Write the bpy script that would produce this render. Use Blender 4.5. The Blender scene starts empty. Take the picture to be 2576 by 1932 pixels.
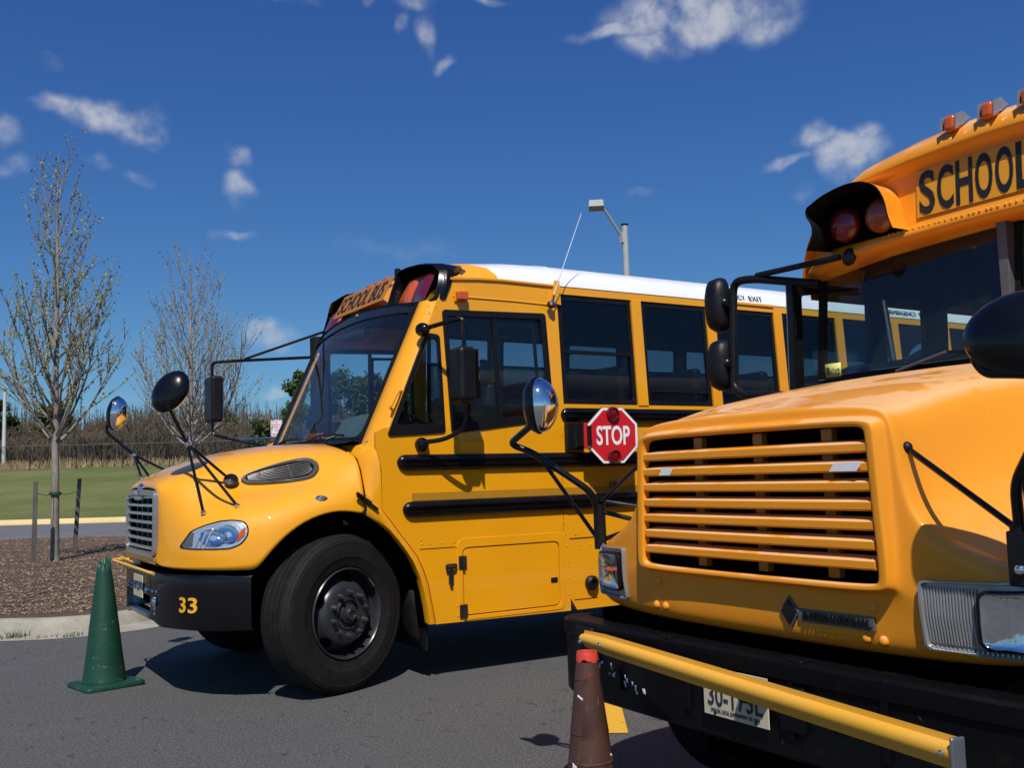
import bpy, bmesh, math, random
from mathutils import Vector, Matrix, noise
from math import radians as R, sin, cos, pi, sqrt

# ------------------------------------------------------------------ camera, sky, sun, exposure
SC = bpy.context.scene
COL = SC.collection
H = 1.40
yaw, pitch, roll, FPX = R(58.34678), R(5.28898), R(1.58302), 2488.84
fw = Vector((cos(yaw)*cos(pitch), sin(yaw)*cos(pitch), sin(pitch)))
rt = Vector((sin(yaw), -cos(yaw), 0.0)); dn = fw.cross(rt)
r2 = rt*cos(roll) + dn*sin(roll); d2 = -rt*sin(roll) + dn*cos(roll)
cd = bpy.data.cameras.new('camera'); cam = bpy.data.objects.new('camera', cd); COL.objects.link(cam)
cam.matrix_world = Matrix(((r2.x, -d2.x, -fw.x, 0), (r2.y, -d2.y, -fw.y, 0), (r2.z, -d2.z, -fw.z, H), (0, 0, 0, 1)))
cd.sensor_width = 36.0; cd.lens = FPX/2576*36.0; cd.clip_start = 0.05; cd.clip_end = 3000
SC.camera = cam

SUNV = Vector((-0.40, -0.64, 1.0)).normalized()          # towards the sun
SUN_EL = math.asin(SUNV.z); SUN_ROT = math.atan2(SUNV.x, SUNV.y)
sl = bpy.data.lights.new('sun', 'SUN'); sl.energy = 4.5; sl.angle = R(0.53); sl.color = (1.0, 0.955, 0.88)
so = bpy.data.objects.new('sun', sl); COL.objects.link(so)
so.rotation_euler = SUNV.to_track_quat('Z', 'Y').to_euler(); so.location = (0, 0, 30)
SC.view_settings.view_transform = 'Standard'; SC.view_settings.look = 'None'
SC.view_settings.exposure = 0.0; SC.view_settings.gamma = 1.0; SC.view_settings.use_curve_mapping = False
SC.cycles.max_bounces = 8; SC.cycles.transparent_max_bounces = 22; SC.cycles.caustics_reflective = False
SC.cycles.caustics_refractive = False

W = bpy.data.worlds.new('World'); SC.world = W; W.use_nodes = True; W.cycles.sampling_method = 'MANUAL'; W.cycles.sample_map_resolution = 512
nt = W.node_tree; N = nt.nodes; L = nt.links; N.clear()
def wn(t, **k):
    n = N.new(t)
    for a, b in k.items(): setattr(n, a, b)
    return n
def wm(op, a, b=None, c=None, clamp=False):
    n = N.new('ShaderNodeMath'); n.operation = op; n.use_clamp = clamp
    for i, v in enumerate((a, b, c)):
        if v is None: continue
        if isinstance(v, (int, float)): n.inputs[i].default_value = v
        else: L.new(v, n.inputs[i])
    return n.outputs[0]
sky = wn('ShaderNodeTexSky', sky_type='NISHITA', sun_disc=False, sun_elevation=SUN_EL, sun_rotation=SUN_ROT,
         altitude=0.0, air_density=0.85, dust_density=0.35, ozone_density=3.2)
sc_ = wn('ShaderNodeSeparateColor'); L.new(sky.outputs[0], sc_.inputs[0]); cc_ = wn('ShaderNodeCombineColor')
for ch, (k, g) in enumerate(((0.38, 1.15), (0.70, 1.04), (1.78, 0.68))):     # deep, polarised-looking blue of the photograph
    L.new(wm('MULTIPLY', wm('POWER', sc_.outputs[ch], g), k), cc_.inputs[ch])
hs = cc_
tc = wn('ShaderNodeTexCoord')
nrm = wn('ShaderNodeVectorMath', operation='NORMALIZE'); L.new(tc.outputs['Generated'], nrm.inputs[0])
sep = wn('ShaderNodeSeparateXYZ'); L.new(nrm.outputs[0], sep.inputs[0])
az = wm('ARCTAN2', sep.outputs[1], sep.outputs[0]); el = wm('ARCSINE', sep.outputs[2])
azd = wm('MULTIPLY', az, 57.29578); eld = wm('MULTIPLY', el, 57.29578)
cmb = wn('ShaderNodeCombineXYZ'); L.new(azd, cmb.inputs[0]); L.new(eld, cmb.inputs[1])
# cloud wisps as azimuth / elevation patches, broken up by noise on the sky direction
def cnoise(scale, det, rough, dist=0.0):
    n = wn('ShaderNodeTexNoise'); n.inputs['Scale'].default_value = scale; n.inputs['Detail'].default_value = det
    n.inputs['Roughness'].default_value = rough; n.inputs['Distortion'].default_value = dist
    L.new(nrm.outputs[0], n.inputs['Vector']); return n
warp = cnoise(11, 3, 0.6)
wv = wn('ShaderNodeVectorMath', operation='SUBTRACT'); L.new(warp.outputs['Color'], wv.inputs[0]); wv.inputs[1].default_value = (0.5, 0.5, 0.5)
ws = wn('ShaderNodeVectorMath', operation='SCALE'); L.new(wv.outputs[0], ws.inputs[0]); ws.inputs['Scale'].default_value = 3.6
pos = wn('ShaderNodeVectorMath', operation='ADD'); L.new(cmb.outputs[0], pos.inputs[0]); L.new(ws.outputs[0], pos.inputs[1])
CLOUDS = [  # azimuth, elevation, half width, half height (degrees), strength
 (82.75, 20.02, 1.75, 0.55, 0.90),
 (80.64, 19.60, 2.04, 0.93, 1.00),
 (79.20, 18.91, 1.22, 0.66, 0.80),
 (81.20, 16.88, 0.85, 0.47, 0.60),
 (79.42, 16.43, 0.82, 0.39, 0.60),
 (85.85, 18.08, 0.99, 0.79, 0.55),
 (85.38, 16.30, 1.10, 0.69, 0.55),
 (73.92, 17.89, 0.92, 0.64, 0.70),
 (73.77, 16.41, 0.77, 0.70, 0.75),
 (74.31, 14.00, 1.22, 0.40, 0.75),
 (72.35, 8.15, 1.93, 0.73, 0.60),
 (71.60, 5.24, 0.82, 0.34, 0.80),
 (46.91, 24.98, 5.24, 1.27, 1.00),
 (51.56, 24.50, 2.99, 0.57, 0.75),
 (49.42, 23.55, 2.29, 0.90, 0.75),
 (42.99, 24.06, 2.17, 0.96, 0.80),
 (40.30, 17.75, 1.18, 0.92, 0.95),
 (38.63, 16.69, 1.92, 1.16, 1.00),
 (42.13, 16.56, 1.31, 0.35, 0.70),
 (37.60, 17.52, 0.96, 0.71, 0.70),
 (63.32, 25.95, 1.25, 0.51, 0.60),
 (62.52, 24.54, 0.55, 1.18, 0.60),
 (61.65, 23.03, 0.94, 0.29, 0.60),
 (64.04, 24.84, 0.61, 0.57, 0.50),
 (71.60, 26.02, 1.87, 0.50, 0.75),
 (59.41, 26.53, 1.81, 0.33, 0.60),
 (70.27, 25.94, 1.07, 0.28, 0.40),
 (50.31, 15.78, 0.70, 0.31, 0.35),
 (41.35, 14.73, 0.75, 0.50, 0.30),
 (65.08, 12.97, 5.97, 0.68, 0.22),
 (83.69, 21.87, 0.92, 0.36, 0.20),
 (66.21, 26.29, 0.82, 0.28, 0.40),
]
acc = None
for (a, e, w, h, s) in CLOUDS:
    m = wn('ShaderNodeVectorMath', operation='MULTIPLY'); L.new(pos.outputs[0], m.inputs[0]); m.inputs[1].default_value = (1/w, 1/h, 0)
    d = wn('ShaderNodeVectorMath', operation='DISTANCE'); L.new(m.outputs[0], d.inputs[0]); d.inputs[1].default_value = (a/w, e/h, 0)
    v = wm('MULTIPLY', wm('SUBTRACT', 1.42, d.outputs['Value'], clamp=True), s)
    acc = v if acc is None else wm('MAXIMUM', acc, v)
# scattered fair-weather clouds carry on all round the sky outside the part in view
far = cnoise(3.1, 4, 0.55, 0.4)
side = wm('GREATER_THAN', wm('ABSOLUTE', wm('SUBTRACT', azd, 58.0)), 34.0)
fc = wm('MULTIPLY', wm('MULTIPLY', wm('SUBTRACT', far.outputs['Fac'], 0.56, clamp=True), 4.5), side)
acc = wm('MAXIMUM', acc, fc)
fine = cnoise(21, 7, 0.60, 0.15)
brk = wm('ADD', wm('MULTIPLY', fine.outputs['Fac'], 3.0), -0.80, clamp=False)
dens = wm('MULTIPLY', acc, brk)
mr = wn('ShaderNodeMapRange', interpolation_type='SMOOTHSTEP'); L.new(dens, mr.inputs[0])
mr.inputs[1].default_value = 0.05; mr.inputs[2].default_value = 1.05; mr.inputs[3].default_value = 0.0; mr.inputs[4].default_value = 0.80
soft = mr.outputs[0]
mixc = wn('ShaderNodeMix', data_type='RGBA'); L.new(soft, mixc.inputs['Factor'])
L.new(hs.outputs[0], mixc.inputs[6]); mixc.inputs[7].default_value = (6.8, 7.0, 7.5, 1)
bg = wn('ShaderNodeBackground'); bg.inputs['Strength'].default_value = 0.085; L.new(mixc.outputs[2], bg.inputs['Color'])
wo = wn('ShaderNodeOutputWorld'); L.new(bg.outputs[0], wo.inputs['Surface'])

# ------------------------------------------------------------------ materials
MATS = {}
class NT:
    def __init__(s, name):
        m = bpy.data.materials.new(name); m.use_nodes = True; s.m = m; s.t = m.node_tree; s.n = s.t.nodes; s.l = s.t.links
        s.b = s.n['Principled BSDF']; s.o = s.n['Material Output']; s.tc = s.n.new('ShaderNodeTexCoord')
        MATS[name] = m
    def set(s, **k):
        for a, v in k.items(): s.b.inputs[a.replace('_', ' ')].default_value = v
        return s
    def noise(s, scale, det=4, rough=0.55, vec=None, dist=0, coord='Object', stretch=None):
        n = s.n.new('ShaderNodeTexNoise'); n.inputs['Scale'].default_value = scale; n.inputs['Detail'].default_value = det
        n.inputs['Roughness'].default_value = rough; n.inputs['Distortion'].default_value = dist
        src = s.tc.outputs[coord]
        if stretch:
            mp = s.n.new('ShaderNodeMapping'); mp.inputs['Scale'].default_value = stretch; s.l.new(src, mp.inputs[0]); src = mp.outputs[0]
        s.l.new(src, n.inputs['Vector']); return n.outputs['Fac']
    def ramp(s, fac, stops):
        r = s.n.new('ShaderNodeValToRGB'); e = r.color_ramp.elements
        while len(e) < len(stops): e.new(0.5)
        for i, (p, c) in enumerate(stops):
            e[i].position = p; e[i].color = (c[0], c[1], c[2], 1) if not isinstance(c, (int, float)) else (c, c, c, 1)
        s.l.new(fac, r.inputs[0]); return r.outputs[0]
    def mix(s, fac, a, b, mode='MIX'):
        x = s.n.new('ShaderNodeMix'); x.data_type = 'RGBA'; x.blend_type = mode
        for i, v in ((0, fac), (6, a), (7, b)):
            if isinstance(v, (int, float)): x.inputs[i].default_value = v
            elif isinstance(v, tuple): x.inputs[i].default_value = (v[0], v[1], v[2], 1)
            else: s.l.new(v, x.inputs[i])
        return x.outputs[2]
    def math(s, op, a, b=None, clamp=False):
        x = s.n.new('ShaderNodeMath'); x.operation = op; x.use_clamp = clamp
        for i, v in enumerate((a, b)):
            if v is None: continue
            if isinstance(v, (int, float)): x.inputs[i].default_value = v
            else: s.l.new(v, x.inputs[i])
        return x.outputs[0]
    def col(s, v): s.l.new(v, s.b.inputs['Base Color']); return s
    def rough(s, v): s.l.new(v, s.b.inputs['Roughness']); return s
    def bump(s, h, strength=0.3, dist=0.01):
        b = s.n.new('ShaderNodeBump'); b.inputs['Strength'].default_value = strength; b.inputs['Distance'].default_value = dist
        s.l.new(h, b.inputs['Height']); s.l.new(b.outputs[0], s.b.inputs['Normal']); return s
def simple(name, col, rough=0.5, metal=0.0, coat=0.0, var=0.12, scale=6.0, bump=0.0, bscale=40, spec=0.5):
    t = NT(name); t.set(Roughness=rough, Metallic=metal, Coat_Weight=coat, Coat_Roughness=0.05, Specular_IOR_Level=spec)
    f = t.noise(scale, 5, 0.6)
    lo = tuple(c*(1-var) for c in col); hi = tuple(min(1, c*(1+var)) for c in col)
    t.col(t.ramp(f, [(0.3, lo), (0.7, hi)]))
    rr = t.noise(scale*2.3, 4); t.rough(t.ramp(rr, [(0.3, max(0.02, rough*0.8)), (0.7, min(1, rough*1.2))]))
    if bump: t.bump(t.noise(bscale, 3), bump, 0.004)
    return t.m

def paint(name, col, dust, peel=0.0, rough=0.52, coat=0.9, cr=0.015):
    t = NT(name); t.set(Coat_Weight=coat, Coat_Roughness=cr, Roughness=rough, Specular_IOR_Level=0.25)
    c = t.mix(t.ramp(t.noise(1.3, 4), [(0.35, 0.0), (0.7, 1.0)]), tuple(x*0.95 for x in col), tuple(min(1, x*1.05) for x in col))
    # road film: settles on upward faces and low on the body, broken by noise
    geo = t.n.new('ShaderNodeNewGeometry'); sp = t.n.new('ShaderNodeSeparateXYZ'); t.l.new(geo.outputs['Normal'], sp.inputs[0])
    ps = t.n.new('ShaderNodeSeparateXYZ'); t.l.new(geo.outputs['Position'], ps.inputs[0])
    low = t.n.new('ShaderNodeMapRange'); t.l.new(ps.outputs[2], low.inputs[0]); low.inputs[1].default_value = 1.15; low.inputs[2].default_value = 0.40
    n1 = t.ramp(t.noise(5.0, 6, 0.65), [(0.38, 0.0), (0.72, 1.0)])
    n2 = t.ramp(t.noise(3.0, 5, 0.6, stretch=(1, 1, 0.25)), [(0.4, 0.0), (0.7, 1.0)])
    up = t.math('MULTIPLY', t.math('SUBTRACT', sp.outputs[2], 0.35, True), t.math('MULTIPLY', n1, dust*1.1))
    lo = t.math('MULTIPLY', low.outputs[0], t.math('MULTIPLY', n2, dust*0.4))
    f = t.math('ADD', up, lo, True)
    c = t.mix(f, c, (0.55, 0.37, 0.21))
    spk = t.ramp(t.noise(95, 2, 0.5), [(0.70, 0.0), (0.76, 1.0)])
    c = t.mix(t.math('MULTIPLY', spk, 0.25), c, (0.25, 0.12, 0.03))
    if peel:
        pm = t.ramp(t.noise(2.6, 6, 0.55, dist=0.9), [(0.455, 0.0), (0.51, 1.0)])
        um = t.math('MULTIPLY', t.math('SUBTRACT', sp.outputs[2], 0.50, True), 3.0, True)
        pk = t.math('MULTIPLY', t.math('MULTIPLY', pm, um), peel)
        c = t.mix(pk, c, (0.78, 0.46, 0.22))
        t.l.new(t.math('MULTIPLY', t.math('SUBTRACT', 1.0, pk, True), coat), t.b.inputs['Coat Weight'])
    t.col(c)
    t.rough(t.math('ADD', t.math('MULTIPLY', f, 0.35), rough, True))
    b = t.noise(2.6, 3, 0.45); t.bump(b, 0.07, 0.02)
    return t.m
Y1 = paint('paint_yellow', (0.84, 0.350, 0.003), 0.22)
Y2 = paint('paint_orange_yellow', (0.82, 0.292, 0.009), 0.60, peel=0.72, rough=0.55, coat=0.5, cr=0.03)
YARM = paint('paint_gate_yellow', (0.80, 0.40, 0.03), 0.4, coat=0.3)
WHITE = simple('paint_white', (0.80, 0.80, 0.80), 0.35, coat=0.4, var=0.04, scale=2)
BLK = simple('black_gloss', (0.003, 0.003, 0.004), 0.25, coat=0.2, var=0.4, spec=0.3)
BLKM = simple('black_plastic', (0.006, 0.006, 0.007), 0.45, var=0.35, bump=0.15, bscale=220, spec=0.3)
RUB = simple('rubber_seal', (0.006, 0.006, 0.006), 0.6, var=0.3, spec=0.25)
FRAME = simple('window_frame_black', (0.006, 0.006, 0.007), 0.4, var=0.3, spec=0.3)
STEEL = simple('dark_steel', (0.035, 0.035, 0.038), 0.42, metal=0.5, var=0.4, bump=0.25, bscale=60)
CHROME = simple('chrome', (0.82, 0.83, 0.85), 0.03, metal=1.0, var=0.02)
ALU = simple('aluminium', (0.55, 0.56, 0.58), 0.32, metal=1.0, var=0.08)
SILV = simple('silver_trim', (0.46, 0.47, 0.49), 0.30, metal=0.75, var=0.08)
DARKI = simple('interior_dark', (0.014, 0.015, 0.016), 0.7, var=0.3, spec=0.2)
SEAT = simple('seat_vinyl', (0.014, 0.018, 0.018), 0.5, var=0.3, bump=0.2)
DASH = simple('dash_green_grey', (0.060, 0.100, 0.092), 0.55, var=0.2)
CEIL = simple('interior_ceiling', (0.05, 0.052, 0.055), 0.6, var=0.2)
GREY = simple('grey_plastic', (0.09, 0.09, 0.095), 0.4, var=0.2)
DGRY = simple('bezel_grey', (0.36, 0.365, 0.37), 0.33, metal=0.5, var=0.15)
RED = simple('sign_red', (0.58, 0.012, 0.022), 0.35, coat=0.3, var=0.06)
WHT = simple('sign_white', (0.80, 0.80, 0.80), 0.4, var=0.04)
INK = simple('letter_black', (0.010, 0.010, 0.011), 0.5, var=0.2)
INKY = simple('letter_yellow', (0.80, 0.42, 0.02), 0.45, var=0.06)
TAPE = simple('reflective_tape', (0.42, 0.20, 0.015), 0.45, var=0.08)
SIGNY = simple('sign_yellow', (0.70, 0.305, 0.010), 0.45, var=0.06)
PLATE = simple('plate_cream', (0.58, 0.52, 0.38), 0.45, var=0.08)
HOLE = simple('hole_black', (0.002, 0.002, 0.002), 0.9, spec=0.0)
RUST = simple('rusty_black', (0.05, 0.030, 0.022), 0.6, var=0.7, scale=18, bump=0.3)
CONC = simple('concrete_chip', (0.35, 0.33, 0.30), 0.85)
def lens(name, col, rough=0.12, alpha=0.35):
    t = NT(name); t.set(Base_Color=(*col, 1), Roughness=rough, Coat_Weight=0.8, Coat_Roughness=0.04, Transmission_Weight=alpha, IOR=1.45)
    n = t.noise(70, 2); t.bump(n, 0.25, 0.004); return t.m
AMBER = lens('amber_lens', (0.62, 0.10, 0.004), alpha=0.1); REDL = lens('red_lens', (0.13, 0.002, 0.004), 0.25, alpha=0.1)
AMBD = lens('amber_lens_deep', (0.30, 0.05, 0.006), 0.3, 0.1); REDD = lens('red_lens_deep', (0.16, 0.003, 0.006), 0.3, 0.1)
LCHR = simple('lamp_chrome', (0.78, 0.80, 0.82), 0.10, metal=1.0, var=0.1, scale=25, bump=0.5, bscale=22)
SILVR = simple('lamp_silver', (0.80, 0.82, 0.84), 0.22, metal=0.72, var=0.1, scale=30, bump=0.25, bscale=60)
def glass(name, tint, ior=1.5, dirt=0.04, grime=(0.30, 0.33, 0.33)):
    t = NT(name); n = t.n; l = t.l
    tr = n.new('ShaderNodeBsdfTransparent'); tr.inputs[0].default_value = (*tint, 1)
    gl = n.new('ShaderNodeBsdfGlossy'); gl.inputs['Roughness'].default_value = 0.015; gl.inputs[0].default_value = (1, 1, 1, 1)
    lw = n.new('ShaderNodeLayerWeight'); lw.inputs[0].default_value = 0.5
    fz = t.math('ADD', t.math('MULTIPLY', t.math('POWER', lw.outputs['Facing'], 5.0), 0.95), 0.028, True)
    m1 = n.new('ShaderNodeMixShader'); l.new(fz, m1.inputs[0]); l.new(tr.outputs[0], m1.inputs[1]); l.new(gl.outputs[0], m1.inputs[2])
    df = n.new('ShaderNodeBsdfDiffuse'); df.inputs[0].default_value = (*grime, 1)
    d = t.ramp(t.noise(7, 6, 0.65), [(0.3, dirt*0.3), (0.75, dirt)])
    m2 = n.new('ShaderNodeMixShader'); l.new(d, m2.inputs[0]); l.new(m1.outputs[0], m2.inputs[1]); l.new(df.outputs[0], m2.inputs[2])
    l.new(m2.outputs[0], t.o.inputs['Surface']); return t.m
GLW = glass('windshield_glass', (0.84, 0.91, 0.90), dirt=0.03)
GLT = glass('tinted_glass', (0.60, 0.63, 0.65), dirt=0.003)
GLD = glass('dark_tinted_glass', (0.26, 0.29, 0.30), dirt=0.003)
GLC = glass('clear_glass', (0.80, 0.87, 0.89), dirt=0.006)
GLL = glass('lamp_glass', (0.96, 0.97, 0.98), dirt=0.006)

# ------------------------------------------------------------------ geometry helpers
def link(o): COL.objects.link(o); return o
def thing(name, label, cat, loc=(0, 0, 0), group=None):
    o = link(bpy.data.objects.new(name, None)); o.location = loc; o.empty_display_size = 0.3
    o['label'] = label; o['category'] = cat
    if group: o['group'] = group
    return o
def tag(o, label, cat, group=None):
    o['label'] = label; o['category'] = cat
    if group: o['group'] = group
    return o
def attach(o, parent):
    if parent is None: return o
    o.parent = parent
    if parent.type == 'EMPTY': o.matrix_parent_inverse = Matrix.Translation(-Vector(parent.location))
    return o
def from_mesh(name, me, mat, parent=None, ang=35, bevel=0, sub=0, solid=0, seg=2):
    me.name = name
    if mat is not None:
        me.materials.clear(); me.materials.append(mat)
    me.shade_smooth()
    if ang is not None: me.set_sharp_from_angle(angle=R(ang))
    o = link(bpy.data.objects.new(name, me)); attach(o, parent)
    if solid:
        m = o.modifiers.new('s', 'SOLIDIFY'); m.thickness = solid; m.offset = -1
    if bevel:
        m = o.modifiers.new('b', 'BEVEL'); m.width = bevel; m.segments = seg; m.limit_method = 'ANGLE'; m.angle_limit = R(40); m.harden_normals = True
    if sub:
        m = o.modifiers.new('u', 'SUBSURF'); m.levels = sub; m.render_levels = sub
    return o
class MB:
    def __init__(s): s.v = []; s.f = []
    def add(s, vs, fs):
        k = len(s.v); s.v += [tuple(v) for v in vs]; s.f += [tuple(i+k for i in f) for f in fs]; return s
    def box(s, a, b):
        x0, x1 = sorted((a[0], b[0])); y0, y1 = sorted((a[1], b[1])); z0, z1 = sorted((a[2], b[2]))
        vs = [(x, y, z) for x in (x0, x1) for y in (y0, y1) for z in (z0, z1)]
        return s.add(vs, [(0, 1, 3, 2), (4, 6, 7, 5), (0, 4, 5, 1), (2, 3, 7, 6), (0, 2, 6, 4), (1, 5, 7, 3)])
    def obox(s, c, ax, ay, az, hx, hy, hz):
        c = Vector(c); ax, ay, az = Vector(ax).normalized(), Vector(ay).normalized(), Vector(az).normalized()
        vs = [c + ax*(hx*i) + ay*(hy*j) + az*(hz*k) for i in (-1, 1) for j in (-1, 1) for k in (-1, 1)]
        return s.add(vs, [(0, 1, 3, 2), (4, 6, 7, 5), (0, 4, 5, 1), (2, 3, 7, 6), (0, 2, 6, 4), (1, 5, 7, 3)])
    def loft(s, rows, closed=False, cap=False):
        k = len(s.v); n = len(rows[0])
        for r in rows: s.v += [tuple(p) for p in r]
        for i in range(len(rows)-1):
            for j in range(n if closed else n-1):
                a, b = j, (j+1) % n
                s.f.append((k+i*n+a, k+i*n+b, k+(i+1)*n+b, k+(i+1)*n+a))
        if cap:
            s.f.append(tuple(k+j for j in reversed(range(n)))); s.f.append(tuple(k+(len(rows)-1)*n+j for j in range(n)))
        return s
    def tube(s, pts, r, n=10, r1=None):
        P = [Vector(p) for p in pts]; m = len(P); rings = []; up = None
        for i in range(m):
            t = (P[min(i+1, m-1)] - P[max(i-1, 0)]).normalized()
            if up is None:
                up = Vector((0, 0, 1)) if abs(t.z) < 0.9 else Vector((1, 0, 0))
            a = t.cross(up).normalized(); b = a.cross(t).normalized(); up = b
            rr = r if r1 is None else r + (r1-r)*i/(m-1)
            rings.append([P[i] + (a*cos(2*pi*k/n) + b*sin(2*pi*k/n))*rr for k in range(n)])
        return s.loft(rings, True, True)
    def lathe(s, prof, c, axis, n=32, cap=False):
        c = Vector(c); ax = Vector(axis).normalized(); u = ax.orthogonal().normalized(); w = ax.cross(u)
        rows = [[c + ax*h + (u*cos(2*pi*k/n) + w*sin(2*pi*k/n))*r for k in range(n)] for (r, h) in prof]
        return s.loft(rows, True, cap)
    def prism(s, pts, off):
        n = len(pts); off = Vector(off)
        a = [Vector(p) for p in pts]; b = [p+off for p in a]
        fs = [tuple(range(n)), tuple(n+i for i in reversed(range(n)))] + [(i, (i+1) % n, n+(i+1) % n, n+i) for i in range(n)]
        return s.add(a+b, fs)
    def sphere(s, c, rx, ry=None, rz=None, n=10, m=6, M=None):
        ry = ry or rx; rz = rz or rx; c = Vector(c); rows = []
        for i in range(m+1):
            th = pi*i/m; row = []
            for k in range(n):
                p = Vector((rx*sin(th)*cos(2*pi*k/n), ry*sin(th)*sin(2*pi*k/n), rz*cos(th)))
                if M is not None: p = M @ p
                row.append(c+p)
            rows.append(row)
        return s.loft(rows, True)
    def mesh(s, name='m'):
        me = bpy.data.meshes.new(name); me.from_pydata(s.v, [], s.f)
        bm = bmesh.new(); bm.from_mesh(me); bmesh.ops.remove_doubles(bm, verts=bm.verts, dist=1e-6)
        bmesh.ops.recalc_face_normals(bm, faces=bm.faces); bm.to_mesh(me); bm.free(); return me
    def build(s, name, mat, parent=None, **k): return from_mesh(name, s.mesh(name), mat, parent, **k)
def smooth_path(pts, r=0.05, n=6):
    P = [Vector(p) for p in pts]; out = [P[0]]
    for i in range(1, len(P)-1):
        a = (P[i-1]-P[i]); b = (P[i+1]-P[i]); ra = min(r, a.length*0.45, b.length*0.45)
        p0 = P[i]+a.normalized()*ra; p1 = P[i]+b.normalized()*ra
        for k in range(n+1):
            t = k/n; out.append(p0*(1-t)**2 + P[i]*2*t*(1-t) + p1*t*t)
    out.append(P[-1]); return out
def rpoly(pts, r, n=5):
    m = len(pts); out = []
    for i in range(m):
        p = Vector((*pts[i], 0)); a = Vector((*pts[i-1], 0))-p; b = Vector((*pts[(i+1) % m], 0))-p
        rr = min(r[i] if isinstance(r, (list, tuple)) else r, a.length*0.45, b.length*0.45)
        p0 = p+a.normalized()*rr; p1 = p+b.normalized()*rr
        for k in range(n+1):
            t = k/n; q = p0*(1-t)**2 + p*2*t*(1-t) + p1*t*t; out.append((q.x, q.y))
    return out
def rrect(x0, z0, x1, z1, r, n=4): return rpoly([(x0, z0), (x1, z0), (x1, z1), (x0, z1)], r, n)
def curve_mesh(loops, depth):
    cu = bpy.data.curves.new('c', 'CURVE'); cu.dimensions = '2D'; cu.fill_mode = 'BOTH'; cu.extrude = depth/2
    for lp in loops:
        sp = cu.splines.new('POLY'); sp.points.add(len(lp)-1); sp.use_cyclic_u = True
        for i, (x, y) in enumerate(lp): sp.points[i].co = (x, y, 0, 1)
    o = bpy.data.objects.new('c', cu); link(o)
    dg = bpy.context.evaluated_depsgraph_get(); me = bpy.data.meshes.new_from_object(o.evaluated_get(dg))
    bpy.data.objects.remove(o); bpy.data.curves.remove(cu)
    bm = bmesh.new(); bm.from_mesh(me); bmesh.ops.remove_doubles(bm, verts=bm.verts, dist=1e-5)
    bmesh.ops.recalc_face_normals(bm, faces=bm.faces); bm.to_mesh(me); bm.free()
    return me
def panel(name, loops, depth, mapf, mat, parent=None, **k):
    if k.get('ang', 35) is None: k['ang'] = 30
    me = curve_mesh(loops, depth)
    for v in me.vertices: v.co = mapf(v.co.x, v.co.y, v.co.z)
    bm = bmesh.new(); bm.from_mesh(me); bmesh.ops.recalc_face_normals(bm, faces=bm.faces); bm.to_mesh(me); bm.free()
    return from_mesh(name, me, mat, parent, **k)
def text_mesh(s, bold=0.0, spacing=1.0):
    cu = bpy.data.curves.new('t', 'FONT'); cu.body = s; cu.extrude = 0.5; cu.offset = bold; cu.space_character = spacing
    cu.resolution_u = 4
    o = bpy.data.objects.new('t', cu); link(o)
    dg = bpy.context.evaluated_depsgraph_get(); me = bpy.data.meshes.new_from_object(o.evaluated_get(dg))
    bpy.data.objects.remove(o); bpy.data.curves.remove(cu); return me
def text(name, s, origin, right, up, width, height, mat, parent, bold=0.0, thick=0.003, spacing=1.0, bend=None):
    """lettering: origin is the lower left corner of the block, right/up its directions; bend(u,v)-> extra offset"""
    me = text_mesh(s, bold, spacing); vs = me.vertices
    x0 = min(v.co.x for v in vs); x1 = max(v.co.x for v in vs); y0 = min(v.co.y for v in vs); y1 = max(v.co.y for v in vs)
    o = Vector(origin); r = Vector(right).normalized(); u = Vector(up).normalized(); n = r.cross(u)
    for v in vs:
        a = (v.co.x-x0)/(x1-x0); b = (v.co.y-y0)/(y1-y0); z = 1 if v.co.z > 0 else 0
        v.co = o + r*(a*width) + u*(b*height) + n*(thick*z) + (Vector(bend(a, b)) if bend else Vector())
    return from_mesh(name, me, mat, parent, ang=30)
def rivets(name, pts, nrm, r, mat, parent, h=None):
    m = MB(); nv = Vector(nrm).normalized()
    for p in pts:
        m.lathe([(r, -0.001), (r*0.95, (h or r*0.5)*0.6), (r*0.5, (h or r*0.5)), (0.0001, (h or r*0.5)*1.08)], p, nv, 8)
    return m.build(name, mat, parent)

# ------------------------------------------------------------------ ground, road, kerbs
RH = Vector((sin(yaw), -cos(yaw), 0)); FH = Vector((cos(yaw), sin(yaw), 0))      # along / away from the road
def US(u, s, z=0.0): p = RH*u + FH*s; return Vector((p.x, p.y, z))
def smooth(a, b, x): t = max(0, min(1, (x-a)/(b-a))); return t*t*(3-2*t)
def terrain(u, s):
    h = -0.02
    if s > 39.2: h += 0.17 + 2.45*smooth(39, 68, s)**0.9*1.0 + 0.10*noise.noise(Vector((u*0.05, s*0.05, 0)))*smooth(41, 55, s)
    if s > 66: h += 0.035*(min(s, 160)-66)
    return h
def structure(o): o['kind'] = 'structure'; return o
def ground_mesh():
    us = [-900, -500, -300, -200, -140] + [-100+4*i for i in range(51)] + [140, 200, 300, 500, 900]
    ss = [-600, -300, -100, -50, 0, 20, 38.9, 39.1, 39.4] + [40+2*i for i in range(24)] + [92, 105, 125, 160, 250, 500, 1200]
    rows = [[US(u, s, terrain(u, s)) for u in us] for s in ss]
    return MB().loft(rows)
t = NT('grass'); g1 = t.noise(0.35, 5, 0.6); g2 = t.noise(6.0, 6, 0.7); g3 = t.noise(45, 3, 0.7)
c = t.ramp(g1, [(0.30, (0.090, 0.122, 0.030)), (0.55, (0.125, 0.158, 0.042)), (0.8, (0.175, 0.180, 0.066))])
c = t.mix(t.ramp(g2, [(0.35, 0.0), (0.75, 0.75)]), c, (0.078, 0.105, 0.026)); c = t.mix(t.ramp(g3, [(0.4, 0), (0.8, 0.5)]), c, (0.22, 0.21, 0.10))
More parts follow.
